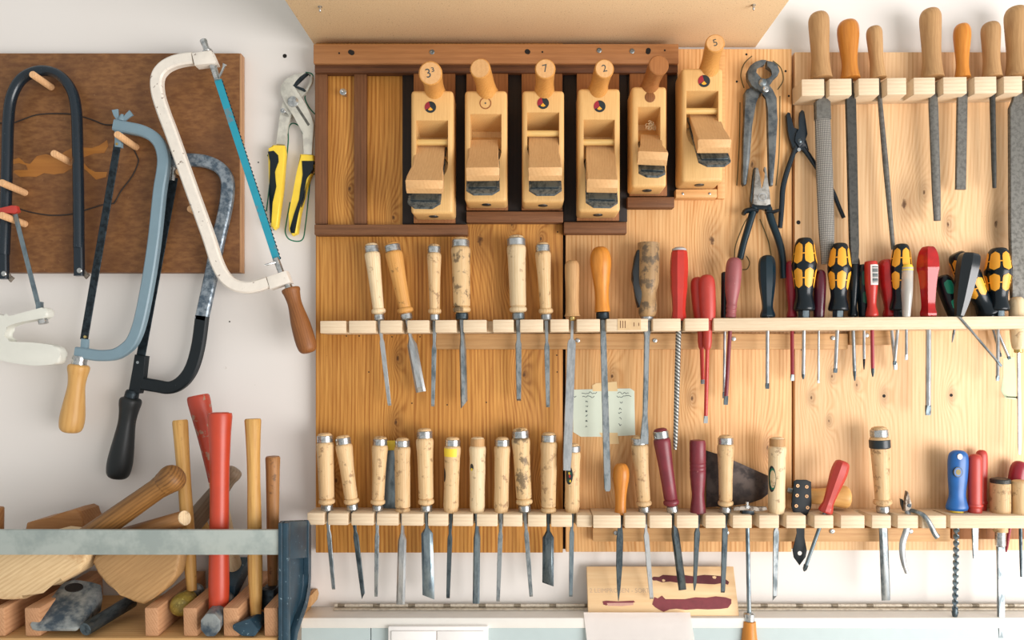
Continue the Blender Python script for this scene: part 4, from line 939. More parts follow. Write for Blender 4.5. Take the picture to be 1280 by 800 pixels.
# small bent pliers hooked over the rack edge
def bent_pliers():
    r = thing('small_pliers', 'small worn grey pliers hooked over the front of the lower rack', 'pliers', pw(1135, 645, 0.045))
    z = lambda L: [(1100 + a / 4.444, 540 + b / 4.444) for a, b in L]
    d = 0.046
    pprism('jaw', M['steel_dark'], r, z([(118, 372), (126, 374), (150, 405), (150, 442), (134, 440), (122, 405)]), d - 0.008, d - 0.002, 0.001)
    pprism('jaw', M['rusty'], r, z([(150, 328), (158, 332), (178, 400), (176, 425), (160, 438), (140, 440), (142, 390)]), d, d + 0.007, 0.0012)
    psweep('handle', M['steel'], r, [(1136, 637, d), (1150, 641.5, 0.062), (1158, 648, 0.067), (1164, 658, 0.069), (1168.5, 667, 0.069), (1172, 671.5, 0.069)], d, lambda t: 2.6 + 1.0 * t, 2.4)
    psweep('handle', M['steel_bright'], r, [(1133, 638, d), (1136, 646, 0.05), (1133, 663, 0.052), (1128.5, 678, 0.05), (1128, 692, 0.05), (1130, 705, 0.05), (1133.5, 716, 0.05)], d, lambda t: 2.6 + 1.6 * math.sin(PI * min(1, t * 1.1)), 2.4)
    T = frame(Vector((0, -1, 0))); T.translation = lp(r, 1136.5, 632, d + 0.007); k = K(d)
    MB().lathe([(2.4 * k, -0.002), (2.4 * k, 0.0008), (0, 0.0012)], 14, T).build('pivot', M['steel_black'], r)
bent_pliers()
def auger():
    T = Tool('auger_bit', 'blue plastic handle with a twisted wood auger bit', 'auger', None, (1198, 562.5), (1196, 638), (1193.5, 779), 27, 0.036)
    H = T.H; R = T.R
    prof = smoothp([(0.0, 0.0), (0.8, 0.0), (0.98, 0.03), (1.0, 0.07), (0.8, 0.2), (0.76, 0.3), (0.86, 0.5), (0.92, 0.7), (0.92, 0.84), (0.8, 0.94), (0.45, 0.99), (0.0, 1.0)])
    T.handle(prof, 'blue', seg=22, sy=0.66); T.prof = prof
    T.handle([(0, -0.03), (0.6, -0.03), (0.62, 0.012), (0.0, 0.012)], 'yellow', 'base_ring', sy=0.66)
    for (px, py, rr, mat, nm, off) in ((1195.5, 570, 3.6, 'label_white', 'hang_hole', 0.0), (1193, 589, 6.4, 'teal_black', 'emblem', 0.0), (1193, 589, 5.4, 'blue', 'emblem_ring', 0.0003), (1193, 589, 3.6, 'olive', 'emblem_centre', 0.0006)):
        tt = (638 - py) / (638 - 562.5); sr = interp(prof, tt) * R * 0.66
        q = frame(Vector((-0.06, -1, 0.0))); q.translation = Vector((lp(T.root, px, py, 0.036).x, 0, lp(T.root, px, py, 0.036).z)) + Vector((0, -sr - 0.0003 - off, 0)); k = K(0.036) * rr
        MB().lathe([(k, -0.004), (k, 0.0), (0, 0.0001)], 16, q, sx=0.85).build(nm, M[mat], T.root)
    k = T.k; L = T.L; m = MB(); n = 120
    rr = []
    for i in range(n + 1):
        a = i / n * 2 * PI * 7.5; z = -L * (0.01 + 0.87 * i / n); w_, h_ = 3.4 * k, 1.5 * k
        rr.append([Vector((x * math.cos(a) - y * math.sin(a), x * math.sin(a) + y * math.cos(a), z)) for x, y in ((-w_, -h_ * 0.5), (0, -h_), (w_, -h_ * 0.5), (w_, h_ * 0.5), (0, h_), (-w_, h_ * 0.5))])
    m.loops(rr)
    rings = [(0, 1.2), (0.85, 1.2), (0.90, 4.2), (0.93, 3.4), (0.96, 1.6), (1.0, 0.5)]
    m2 = MB().strip([(-s * L, w * 2 * k, w * 1.4 * k) for s, w in rings], 'round')
    m2.build('core', M['steel_dark'], T.root, T.Tb); o = m.build('flute', M['steel_blue'], T.root, T.Tb)
auger()
T = Tool('flat_scraper', 'front red-orange plastic handle with short flat grey blade', 'scraper', None, (1218.5, 567.5), (1218.5, 642), (1219, 698), 18, 0.036)
T.handle(smoothp([(0.0, 0.0), (0.86, 0.0), (0.9, 0.1), (1.06, 0.12), (1.06, 0.16), (0.92, 0.18), (0.94, 0.5), (0.96, 0.85), (0.8, 0.96), (0.4, 0.997), (0.0, 1.0)]), 'red_worn', seg=14, sy=0.8)
T.blade([(0.0, 7, 3), (0.3, 8, 3), (1.0, 5.5, 2)], 'steel')
T = Tool('flat_scraper', 'rear red-orange plastic handle half hidden by its twin', 'scraper', None, (1227, 562.5), (1226, 640), (1226, 657), 15, 0.016)
T.handle(smoothp([(0.0, 0.0), (0.86, 0.0), (0.9, 0.12), (1.06, 0.14), (1.06, 0.18), (0.92, 0.2), (0.94, 0.5), (0.96, 0.85), (0.8, 0.96), (0.4, 0.997), (0.0, 1.0)]), 'red_worn', seg=14, sy=0.8)
T.blade([(0.0, 5, 3), (1.0, 5, 2)], 'steel')
def stub():
    T = Tool('wood_chisel', 'stubby sawn-off chisel handle with a long bright blade', 'chisel', LG, (1250.5, 597), (1250.5, 642), (1251.5, 797), 23, 0.036)
    T.handle([(0.0, -0.5), (0.72, -0.5), (0.72, -0.02), (0.9, 0.0), (0.98, 0.03), (1.0, 0.1), (1.0, 0.84), (0.98, 0.85), (0.0, 0.85)], 'beech')
    T.ring(1.0, 0.84, 0.97, 'file_dark', 'hoop', 0.6)
    T.handle([(0.0, 0.85), (0.9, 0.86), (0.92, 0.97), (0.5, 1.0), (0.0, 1.0)], 'scraper_steel', 'struck_end')
    T.ring(0.52, -0.92, -0.44, 'chrome', 'ferrule', 0.2)
    T.blade([(0.10, 6, 4), (0.22, 6, 4), (0.26, 9.5, 4), (0.9, 8, 4), (1.0, 7, 2)], 'steel')
stub()
T = Tool('screwdriver', 'red screwdriver leaning behind the pale handle at the right edge', 'screwdriver', S, (1275, 576), (1265, 641), (1257.5, 690), 20, 0.020)
T.handle(P_INS, 'crimson'); T.blade([(0.0, 5, 5), (0.9, 3.4, 3.4), (1.0, 1.5, 1.5)], 'crimson', 'shaft', 'round')
T = Tool('bradawl', 'short pale round-topped handle at the right end of the lower rack', 'awl', None, (1275, 599.5), (1275.5, 642), (1276.5, 721), 21, 0.044)
T.handle(smooth_handle('straight'), 'beech'); T.blade([(0.0, 4, 4), (0.5, 4, 4), (1.0, 2.5, 2.5)], 'steel_dark', 'spike', 'round')
# ================================================================ hand planes
PG = 'wooden hand planes'
def hand_plane(label, xc, w, yt, yb, th, wedge, blade_w, horn, badge, txt=None, pin=None, hornmat='plane_horn', d1=0.070, rec=True, wide=1.0):
    d0 = 0.0135; k = K(d1)
    r = thing('hand_plane', label, 'hand plane', Vector(((xc - CX) * k, -(d0 + d1) / 2, CAMZ - (yb - CY) * k)), PG)
    hw = w / 2 * k; H = (yb - yt) * k; yc = -r.location.y
    Y = lambda d: -d + yc                                    # local depth
    body = MB().box(-hw, hw, Y(d1), Y(d0), 0, H, 0.006, 3).build('body', M['plane_body'], r)
    ty0, ty1, tw = th; zt, zb = (yb - ty0) * k, (yb - ty1) * k; tw2 = tw / 2 * k
    cut = MB()
    prof = [(Y(d1 + 0.01), zt + 0.002), (Y(d1 + 0.01), zb - 0.010), (Y(d0 + 0.006), zt - 0.024), (Y(d0 + 0.006), zt - 0.014)]
    va = [cut.bm.verts.new((-tw2, a, b)) for a, b in prof]; vb = [cut.bm.verts.new((tw2, a, b)) for a, b in prof]
    cut.bm.faces.new(va); cut.bm.faces.new(list(reversed(vb)))
    for i in range(4): cut.bm.faces.new((va[i], vb[i], vb[(i + 1) % 4], va[(i + 1) % 4]))
    co = cut.build('cutter', M['plane_body'], r, smooth=0)
    def bool_apply(o, c):
        mod = o.modifiers.new('b', 'BOOLEAN'); mod.operation = 'DIFFERENCE'; mod.object = c; mod.solver = 'EXACT'
        bpy.context.view_layer.update()
        dg = bpy.context.evaluated_depsgraph_get(); me = bpy.data.meshes.new_from_object(o.evaluated_get(dg))
        o.modifiers.clear(); o.data = me; me.polygons.foreach_set('use_smooth', [True] * len(me.polygons)); me.set_sharp_from_angle(angle=math.radians(35))
        bpy.data.objects.remove(c)
    bool_apply(body, co)
    if rec:                                                  # rounded hollow below the mouth, seen under the iron
        c2 = MB().lathe([(0, 0), (tw2 * 1.0, 0), (tw2 * 1.0, 0.04), (0, 0.04)], 24, Matrix.Translation((0, Y(d1) + 0.012, zb - 0.004)) @ Matrix.Rotation(PI / 2 - 0.45, 4, 'X')).build('cutter', M['plane_body'], r, smooth=0)
        bool_apply(body, c2)
    # wedge and iron
    (wx0, wy0), (wx1, wy1), ww0, ww1 = wedge
    P0 = lp(r, wx0, wy0, d1 - 0.022); P1 = lp(r, wx1, wy1 + 4.5, d1 + 0.048)
    zd = (P1 - P0).normalized(); xd = Vector((1, 0, 0)); xd = (xd - zd * xd.dot(zd)).normalized(); yd = zd.cross(xd)
    def TM(p):
        m = Matrix((xd, yd, zd)).transposed().to_4x4(); m.translation = p; return m
    L = (P1 - P0).length; kk = K(d1 + 0.03); k1 = K(d1 + 0.048)
    a, b = ww0 * kk, ww1 * k1
    wd = MB().strip([(0, a * 0.96, 0.006, 0, -0.001), (L * 0.35, a, 0.010), (L * 0.5, a * 0.98, 0.012), (L * 0.66, (a + b) / 2 * 1.0, 0.015, 0, 0.001), (L * 0.8, b * 0.98, 0.018, 0, 0.002), (L * 0.93, b, 0.020, 0, 0.003), (L, b * 0.97, 0.010, 0, -0.002)], 'rect', 0.18).build('wedge', [M['plane_wedge'], M['end_grain']], r, TM(P0), 35)
    for p_ in wd.data.polygons:
        if p_.normal.z > 0.6: p_.material_index = 1
    bw = blade_w * k1; ex = 0.030
    ir = MB()
    pts = [(-bw / 2 * 0.96, -0.01), (bw / 2 * 0.96, -0.01), (bw / 2, L + ex - 0.012), (bw / 2 - 0.012, L + ex), (-bw / 2 + 0.012, L + ex), (-bw / 2, L + ex - 0.012)]
    va = [ir.bm.verts.new((x, 0.002, z)) for x, z in pts]; vb = [ir.bm.verts.new((x, -0.002, z)) for x, z in pts]
    ir.bm.faces.new(va); ir.bm.faces.new(list(reversed(vb)))
    for i in range(6): ir.bm.faces.new((va[i], vb[i], vb[(i + 1) % 6], va[(i + 1) % 6]))
    ir.build('plane_iron', M['plane_iron'], r, TM(P0 - yd * 0.0115), 0)
    cap = MB().box(-bw * 0.42, bw * 0.42, 0.002, 0.0045, L * 0.2, L + ex - 0.014, 0.001).build('cap_iron', M['steel_dark'], r, TM(P0 - yd * 0.0115))
    if pin:
        p = lp(r, xc, pin, d1 - 0.010); T = Matrix.Translation((-tw2, p.y, p.z)) @ Matrix.Rotation(PI / 2, 4, 'Y')
        MB().lathe([(0, 0), (0.0052, 0), (0.0052, 2 * tw2), (0, 2 * tw2)], 16, T).build('cross_pin', M['pin_wood'], r)
    # horn
    (bx, by, br), (ex_, ey, er) = horn
    A, B = lp(r, bx, by + 3, d1 - 0.012), lp(r, ex_, ey, d1 + 0.052)
    mid1 = A.lerp(B, 0.35) + Vector((0, 0, 0.004)); mid2 = A.lerp(B, 0.75) + Vector((0, 0, 0.003))
    path = spline([A, mid1, mid2, B], 8)
    m = MB(); er_ = er * K(d1 + 0.052); br_ = br * k
    m.sweep(path, lambda t: br_ * (1 - 0.12 * math.sin(PI * t) + 0.16 * max(0.0, 1 - t / 0.3)) * (1 - t) + er_ * t if t < 0.96 else er_ * 0.94, seg=24)
    m.build('horn', M[hornmat], r, smooth=50)
    nb = (B - path[-3]).normalized(); T = frame(nb); T.translation = B
    MB().lathe([(er_ * 0.9, -0.001), (er_ * 0.88, 0.0006), (0, 0.0008)], 24, T).build('horn_end', M['end_grain'] if hornmat == 'plane_horn' else M['plane_horn_dark'], r)
    if txt:
        up = Vector((0, 0, 1)); zz = nb; yy = (up - zz * up.dot(zz)).normalized(); xx = yy.cross(zz)
        T = Matrix((xx, yy, zz)).transposed().to_4x4() @ Matrix.Rotation(0.25, 4, 'Z'); T.translation = B + nb * 0.0009
        mesh_text('number', txt, er_ * 1.05, M['ink'], r, T)
    # badge in the front
    bx, by, brr, kind = badge; T = frame(Vector((0, -1, 0))); T.translation = lp(r, bx, by, d1)
    q = brr * k
    if kind == 'emblem':
        g = MB(); bm = g.bm; c = bm.verts.new((0, 0, 0.0006)); n = 24
        vs = [bm.verts.new((q * 0.6 * math.cos(2 * PI * i / n), q * 0.6 * math.sin(2 * PI * i / n), 0.0006)) for i in range(n)]
        vo = [bm.verts.new((q * math.cos(2 * PI * i / n), q * math.sin(2 * PI * i / n), 0.0005)) for i in range(n)]
        for i in range(n):
            j = (i + 1) % n
            f1 = bm.faces.new((c, vs[i], vs[j])); f2 = bm.faces.new((vs[i], vo[i], vo[j], vs[j]))
            a_ = 360 * (i + 0.5) / n
            # frame(): +x of the disc points to the picture's right or left depending on the axis; sectors by angle
            f1.material_index = f2.material_index = 1 if 100 <= a_ <= 205 else (2 if 232 <= a_ <= 318 else 0)
            if 232 <= a_ <= 318: f2.material_index = 0
        T2 = Matrix(((1, 0, 0), (0, 0, -1), (0, 1, 0))).to_4x4(); T2.translation = lp(r, bx, by, d1)
        g.build('badge', [M['tape_black'], M['crimson'], M['amber']], r, T2, 0)
    elif kind == 'button':
        MB().ring(q * 0.82, q, -0.001, 0.0005, 20, T).build('badge_rim', M['back_strip'], r)
        MB().lathe([(q * 0.14, 0.0), (q * 0.14, 0.0004), (0, 0.0004)], 10, T).build('badge_dot', M['ink'], r)
    else:
        MB().lathe([(q, -0.001), (q, 0.0004), (q * 0.8, 0.0009), (0, 0.0009)], 20, T).build('badge', M['saw_handle_brown'], r)
    T = Matrix.Translation((0.0, Y(d1 - 0.022), 0.0)) @ Matrix.Rotation(PI, 4, 'X')
    MB().lathe([(0.0, -0.002), (0.008, -0.002), (0.008, 0.0012), (0.005, 0.002), (0, 0.002)], 16, T).build('strike_button', M['steel_dark'], r)
    return r
hand_plane('leftmost wooden hand plane, horn end numbered 3, wedge tilted left', 540, 53, 112.5, 267, (150, 206, 40), ((539, 182), (530.5, 233), 38, 47), 41, ((544, 114, 12), (538, 91.5, 15)), (538, 134, 7.2, 'emblem'), '3³', 178)
hand_plane('second hand plane with plain turned wooden button instead of badge', 607.3, 53, 112.5, 252, (142, 190, 39), ((605, 176), (603.5, 217), 38, 42), 42, ((609, 114, 12.5), (600, 85.5, 13)), (606.8, 129, 7.5, 'button'), None, None)
hand_plane('third hand plane, horn end marked 7, grey-stained wedge', 679, 52.5, 112.5, 253, (140, 186, 40), ((679, 170), (681.5, 217), 39, 42.5), 41, ((680.5, 114, 12), (681.5, 86, 13)), (678.8, 129, 7.4, 'emblem'), '7', 167)
hand_plane('fourth hand plane, horn end marked 2, long smooth wedge and low blade', 749, 52.5, 110, 265, (149, 204, 39), ((750, 182), (752.5, 232), 38, 39), 40, ((747, 113, 12), (755.5, 86, 12.3)), (749.5, 133, 7.4, 'emblem'), '2', 178)
hand_plane('narrow hand plane with dark horn and wood shavings in its mouth', 811.5, 44, 107.5, 234, (133, 180, 28), ((813, 170), (815.5, 197), 28, 37.5), 33, ((811, 109, 10.5), (823.5, 81.5, 13)), (812.5, 121.5, 6.6, 'wood'), None, None, 'plane_horn_dark')
hand_plane('sixth hand plane hung highest and apart on its own pale ledge', 878, 52, 84.5, 227, (113, 166, 40), ((879, 144), (892.5, 182), 39, 42), 40, ((886, 87, 12), (894, 54, 12)), (880, 101.5, 7.6, 'emblem'), '5', 139)
def shavings():
    r = thing('wood_shavings', 'little heap of pale shavings in the narrow plane mouth', 'shavings', pw(813, 158, 0.045)); r['kind'] = 'stuff'
    rnd = random.Random(2); m = MB()
    for i in range(12):
        a = lp(r, 809 + rnd.random() * 9, 152 + rnd.random() * 9, 0.046 + rnd.random() * 0.008)
        P = [a + Vector((0.003 * math.cos(q * 1.3 + i), 0.002 * math.sin(q * 1.3), 0.003 * math.sin(q * 1.3 + i))) for q in range(5)]
        m.sweep(spline(P, 2), 0.0006, 0.0002, seg=5)
    m.build('shaving_curl', M['beech_pale'], r)
shavings()
# ================================================================ pliers hung on the board
zq = lambda L: [(900 + a / 3.335, 50 + b / 3.335) for a, b in L]
def pincers():
    r = thing('pincers', 'old steel carpenter pincers with round open jaws on the board', 'pliers', pw(949, 150, 0.012))
    d = 0.014
    # left-hand jaw curves over the top, its shank crosses to the right leg
    pprism('lever', M['pincer_steel'], r, zq([(196, 82), (176, 80), (150, 88), (128, 104), (114, 132), (116, 162), (132, 190), (150, 206), (176, 214), (196, 240), (200, 290), (202, 400), (206, 560), (208, 606), (222, 606), (232, 470), (240, 330), (238, 240), (222, 206), (200, 178), (176, 158), (158, 150), (146, 136), (150, 118), (168, 106), (186, 104)]), d, d + 0.010, 0.002)
    pprism('lever', M['pincer_steel'], r, zq([(196, 84), (224, 90), (242, 104), (250, 128), (240, 150), (222, 166), (208, 180), (190, 206), (160, 226), (146, 262), (134, 360), (124, 500), (112, 600), (100, 606), (94, 596), (98, 430), (104, 300), (102, 222), (112, 204), (140, 196), (170, 176), (196, 158), (212, 158), (222, 146), (220, 128), (210, 120), (196, 110)]), d - 0.007, d + 0.003, 0.002)
    T = frame(Vector((0, -1, 0))); k = K(d); T.translation = lp(r, 953.5, 103.5, d + 0.010)
    MB().lathe([(5.0 * k, -0.004), (5.2 * k, 0.001), (4.0 * k, 0.003), (2.0 * k, 0.0038), (0, 0.004)], 20, T).build('rivet', M['steel'], r)
pincers()
def lineman():
    r = thing('combination_pliers', 'black open combination pliers spreading their bare handles behind the broad rasp', 'pliers', pw(997, 175, 0.006))
    d = 0.004
    pprism('jaw', M['black_enamel'], r, zq([(276, 312), (284, 300), (294, 304), (300, 336), (306, 368), (330, 372), (350, 384), (366, 440), (372, 458), (352, 466), (334, 450), (322, 470), (304, 452), (290, 410), (284, 380)]), d, d + 0.006, 0.0012)
    pprism('jaw', M['black_enamel'], r, zq([(332, 302), (342, 290), (352, 298), (358, 340), (366, 392), (356, 420), (330, 446), (312, 420), (318, 386), (332, 368), (330, 330)]), d + 0.0062, d + 0.010, 0.001)
    px = lambda L: zq(L)
    psweep('handle', M['black_enamel'], r, px([(316, 446), (296, 500), (276, 560), (262, 620), (258, 680), (254, 740), (250, 784)]), d + 0.004, lambda t: 2.9 + 0.6 * math.sin(PI * t), 2.6)
    psweep('handle', M['black_enamel'], r, px([(346, 448), (376, 490), (410, 540), (446, 590), (474, 640), (494, 690), (516, 742)]), d + 0.004, lambda t: 3.3 - 0.9 * t, 2.6)
    T = frame(Vector((0, -1, 0))); k = K(d); T.translation = lp(r, 1000, 176, d + 0.010)
    MB().lathe([(2.6 * k, -0.002), (2.6 * k, 0.0006), (1.6 * k, 0.0014), (0, 0.0015)], 16, T).build('rivet', M['steel_dark'], r)
    T = frame(Vector((0, -1, 0))); T.translation = lp(r, 998.2, 187.5, d + 0.004)
    MB().lathe([(1.5 * k, -0.006), (1.5 * k, 0.001), (2.5 * k, 0.0015), (2.3 * k, 0.0025), (0, 0.0027)], 14, T).build('hanging_pin', M['chrome'], r)
lineman()
def combi():
    zz = lambda L: [(860 + a / 5, 190 + b / 5) for a, b in L]
    r = thing('combination_pliers', 'bright-jawed combination pliers with thick dark blue sleeves hanging below the pincers', 'pliers', pw(951, 255, 0.012))
    d = 0.012
    pprism('jaw', M['steel_dark'], r, zz([(414, 100), (420, 94), (430, 110), (436, 200), (440, 330), (400, 330), (390, 300), (402, 200)]), d, d + 0.008, 0.001)
    pprism('jaw', M['plier_steel'], r, zz([(420, 108), (428, 96), (440, 100), (450, 150), (455, 226), (462, 236), (468, 215), (482, 160), (484, 130), (474, 110), (480, 92), (490, 96), (500, 180), (512, 260), (518, 325), (490, 334), (430, 332), (404, 322), (412, 250)]), d + 0.0082, d + 0.0125, 0.001)
    T = frame(Vector((0, -1, 0))); k = K(d); T.translation = lp(r, 953, 246.5, d + 0.0125)
    MB().ring(4.2 * k, 5.2 * k, -0.001, 0.0006, 20, T).build('pivot', M['steel_bright'], r)
    pprism('collar', M['black'], r, zz([(398, 328), (520, 326), (526, 360), (500, 366), (470, 352), (440, 352), (432, 372), (396, 366)]), d, d + 0.011, 0.0015)
    psweep('grip', M['teal_black'], r, [(x, y) for x, y in zz([(414, 350), (392, 420), (368, 500), (345, 580), (325, 670)])], d + 0.006, lambda t: 4.6 - 0.5 * t, 4.6, seg=14)
    psweep('grip', M['teal_black'], r, [(x, y) for x, y in zz([(500, 350), (522, 430), (552, 510), (578, 590), (592, 670), (594, 740), (596, 790)])], d + 0.006, lambda t: 4.8 - 0.8 * t, 4.6, seg=14)
    psweep('guard', M['black'], r, zz([(436, 372), (400, 362), (360, 370), (345, 390)]), d + 0.008, lambda t: 2.6 + 0.8 * math.sin(PI * t), 4.0, seg=10)
    psweep('guard', M['black'], r, zz([(486, 372), (520, 376), (548, 370), (566, 364)]), d + 0.008, lambda t: 3.0 - 1.0 * t, 4.0, seg=10)
combi()
# ---------------------------------------------------------------- water pump pliers on the plaster
screw(WR, 363, 148, WALL, 3.2, 0.040, par=wall)
def pump():
    r = thing('water_pump_pliers', 'grey water pump pliers with yellow and black grips hung on the plaster', 'pliers', pw(363, 150, 0.0))
    d = -0.012
    G = 'white_plastic'
    jm = metal('plier_grey', (206, 204, 192), (184, 182, 172), 0.5, 60, met=0.15)
    pprism('lever', jm, r, zp([(224, 38), (236, 44), (238, 70), (222, 108), (212, 122), (165, 95), (135, 110), (116, 150), (104, 215), (85, 348), (124, 350), (138, 270), (150, 222), (170, 200), (205, 150), (232, 100), (244, 62), (238, 42)][:1] + [(238, 44), (234, 84), (212, 118), (170, 104), (130, 130), (114, 170), (104, 220), (86, 348), (124, 350), (138, 268), (156, 214), (190, 150), (222, 120), (244, 80), (246, 52)]), d, d + 0.006, 0.001)
    pprism('lever', jm, r, zp([(220, 37), (196, 36), (160, 46), (126, 66), (106, 98), (106, 128), (124, 166), (166, 232), (206, 300), (204, 392), (242, 394), (252, 262), (240, 222), (214, 172), (186, 124), (160, 94), (172, 76), (190, 52)]), d + 0.0062, d + 0.012, 0.0012)
    pprism('slot', M['file_steel'], r, zp([(172, 186), (182, 182), (234, 262), (226, 270)]), d + 0.012, d + 0.0124)
    pprism('jaw_teeth', M['steel_black'], r, zp([(160, 94), (190, 58), (220, 38), (226, 40), (198, 66), (170, 93), (208, 106), (214, 112), (206, 116)]), d + 0.006, d + 0.0128, 0.0003)
    T = frame(Vector((0, -1, 0))); k = K(d); T.translation = lp(r, 366.5, 127.5, d + 0.012)
    MB().lathe([(6.6 * k, -0.001), (6.6 * k, 0.002), (5.4 * k, 0.003), (0, 0.0031)], 22, T).build('pivot', M['chrome'], r)
    for Y, B in (([(72, 350), (122, 352), (126, 384), (112, 540), (92, 706), (76, 718), (62, 704), (64, 640), (56, 500), (50, 382), (60, 372)],
                  [(50, 380), (76, 376), (96, 396), (98, 424), (80, 470), (88, 532), (72, 600), (66, 690), (60, 690), (56, 560), (60, 480), (64, 424)]),
                 ([(190, 390), (248, 394), (252, 440), (246, 462), (212, 520), (190, 640), (178, 735), (156, 745), (140, 722), (142, 650), (160, 560), (184, 470)],
                  [(198, 420), (252, 420), (247, 462), (217, 500), (207, 580), (182, 650), (168, 735), (151, 735), (146, 715), (166, 650), (190, 590), (192, 540), (206, 480)])):
        g = pprism('grip', M['yellow'], r, zp(Y), d - 0.002, d + 0.013, 0.003, 3, both=True)
        pprism('grip_inlay', M['black'], r, zp(B), d + 0.006, d + 0.0142, 0.0012, par=g)
pump()
# ================================================================ peg board with the saws
pb = thing('peg_board', 'dark brown plywood board with wooden pegs behind the saws', 'board', pw(150, 203, 0.0))
def pegboard():
    a, b = lp(pb, -120, 66.5, -0.001), lp(pb, 299, 340.5, -0.001)
    MB().box(a.x, b.x, 0.001, 0.0185, b.z, a.z, 0.0006).build('plywood_sheet', M['plywood'], pb)
    MB().box(b.x + 0.0002, b.x + 0.003, 0.0012, 0.0185, b.z, a.z, 0.0006).build('edge_band', M['ply_edge'], pb)
    z = lambda L: [(x / 4, 40 + y / 4) for x, y in L]
    pprism('bare_patch', M['bare_ply'], pb, z([(60, 640), (95, 628), (125, 655), (150, 660), (185, 620), (230, 610), (290, 628), (320, 600), (360, 580), (415, 577), (460, 580), (500, 565), (535, 540), (541, 570), (520, 605), (470, 607), (412, 628), (415, 650), (440, 680), (475, 700), (535, 700), (530, 725), (480, 738), (440, 700), (405, 670), (360, 680), (320, 705), (270, 712), (220, 705), (180, 725), (140, 722), (100, 725), (65, 700), (75, 690), (140, 690), (130, 665), (95, 655), (65, 660)]), -0.001, -0.0006)
    for L in ([(-20, 455), (60, 455), (100, 443), (180, 415), (270, 408), (360, 412), (450, 435), (520, 462), (575, 464)], [(620, 545), (652, 562), (686, 622), (690, 655), (660, 722), (605, 795), (575, 850), (560, 858), (510, 865), (430, 890), (360, 910), (270, 917), (200, 910), (130, 895), (50, 868), (-20, 850)]):
        P = [lp(pb, x, y, 0.0003) for x, y in z(L)]
        MB().sweep(spline(P, 5), 0.0012, 0.0006, seg=6).build('cord_outline', M['cord_dark'], pb)
    k = K(0)
    for x, y, L in ((64, 109, 0.050), (88, 203, 0.046), (31, 241, 0.058), (31, 280, 0.058), (170, 184, 0.060), (230, 219, 0.020), (246, 266, 0.026)):
        T = frame(Vector((0, -1, 0.06))); T.translation = lp(pb, x, y, -0.001)
        MB().lathe([(4.3 * k, 0), (4.3 * k, L - 0.001), (3.8 * k, L), (0, L)], 16, T).build('peg', M['peg'], pb)
pegboard()
SG = 'saws on the peg board'
def spx(P, n=8): return P
def bow():
    r = thing('saw_frame', 'black tubular U-shaped saw frame hanging without its blade at the left', 'saw', pw(52, 90, 0.022), SG)
    d = 0.020
    psweep('frame', M['black_enamel'], r, [(5, 318), (7, 270), (9, 200), (10.5, 150), (15, 120), (28, 98), (50, 88.5), (72, 93), (88, 110), (95, 135), (97, 180), (98, 240), (98.5, 310)], d, 6.4, seg=16)
    for x, y0, y1 in ((4.5, 306, 349), (99, 303, 345)):
        psweep('flattened_end', M['black_enamel'], r, [(x - 0.3, y0), (x, (y0 + y1) / 2), (x + 0.2, y1)], d, lambda t: 5.6, 4.0, 'rect', 3)
        T = frame(Vector((0, -1, 0))); k = K(d); T.translation = lp(r, x + 0.2, y1 - 7, d + 4.4 * k)
        MB().lathe([(3.3 * k, -0.001), (3.3 * k, 0.0005), (2.6 * k, 0.0014), (0, 0.0016)], 14, T).build('screw', M['chrome'], r)
        psweep('wing_nut', M['rusty'], r, [(x + 4, y1 - 10), (x + 7, y1 - 3), (x + 11, y1 + 1)], d - 0.004, lambda t: 2.0 + 1.6 * t, 1.6, 'rect', 3)
bow()
def puk():
    r = thing('mini_hacksaw', 'small pale plastic mini hacksaw with red top arm at the left edge', 'saw', pw(20, 400, 0.04), SG)
    z = lambda L: [(x / 3.636, 250 + y / 3.636) for x, y in L]
    d = 0.048
    pts = z([(-90, 500), (0, 522), (40, 527), (100, 512), (165, 495), (200, 488), (212, 500), (214, 530), (175, 540), (90, 556), (40, 572), (16, 590), (8, 614), (20, 636), (60, 644), (150, 648), (240, 660), (270, 676), (274, 700), (268, 738), (240, 748), (150, 752), (70, 742), (0, 728), (-90, 705)])
    sp = [p for p in spline([(x, y, 0) for x, y in pts], 3)]
    P = [(p.x, p.y) for p in sp]
    MB().prism(ppoly(r, P, d), -d - r.location.y, -d + 0.020 - r.location.y, 0.006, 4, True).build('frame', M['white_plastic'], r, smooth=60)
    MB().sweep([lp(r, 19, 268, d - 0.010), lp(r, 49, 386, d - 0.010)], 2.9 * K(d), 0.0008, 'rect').build('blade', M['steel_blue'], r)
    pprism('red_arm', M['red_worn'], r, [(-40, 268), (0, 260), (14, 256.5), (20, 257), (22, 264), (17, 267), (0, 265), (-40, 274)], d - 0.014, d - 0.006, 0.0008)
    pbox('blade_clip', M['steel_blue'], r, 44.5, 377, 50.5, 387, d - 0.014, d - 0.005, 0.0006)
    T = frame(lp(r, 52, 392, d) - lp(r, 55, 405, d)); T.translation = lp(r, 54.5, 404.5, d - 0.010); k = K(d)
    MB().lathe([(0, 0), (5.6 * k, 0), (5.6 * k, 4.6 * k), (4.6 * k, 5.2 * k), (4.6 * k, 10 * k), (0, 10 * k)], 12, T).build('tension_nut', M['chrome'], r)
puk()
def saw_teeth(m, root, a, b, side, d, h, th, n):
    """a toothed edge along a-b (pixels), teeth standing out to SIDE"""
    A, B = lp(root, a[0], a[1], d), lp(root, b[0], b[1], d); u = (B - A); nrm = Vector((-u.z, 0, u.x)).normalized() * side
    pts = []
    for i in range(n): pts += [A + u * (i / n), A + u * ((i + 0.75) / n) + nrm * h]
    pts.append(B); pts += [B - nrm * 0.001, A - nrm * 0.001]
    m.prism([(p.x, p.z) for p in pts], A.y - th, A.y + th)
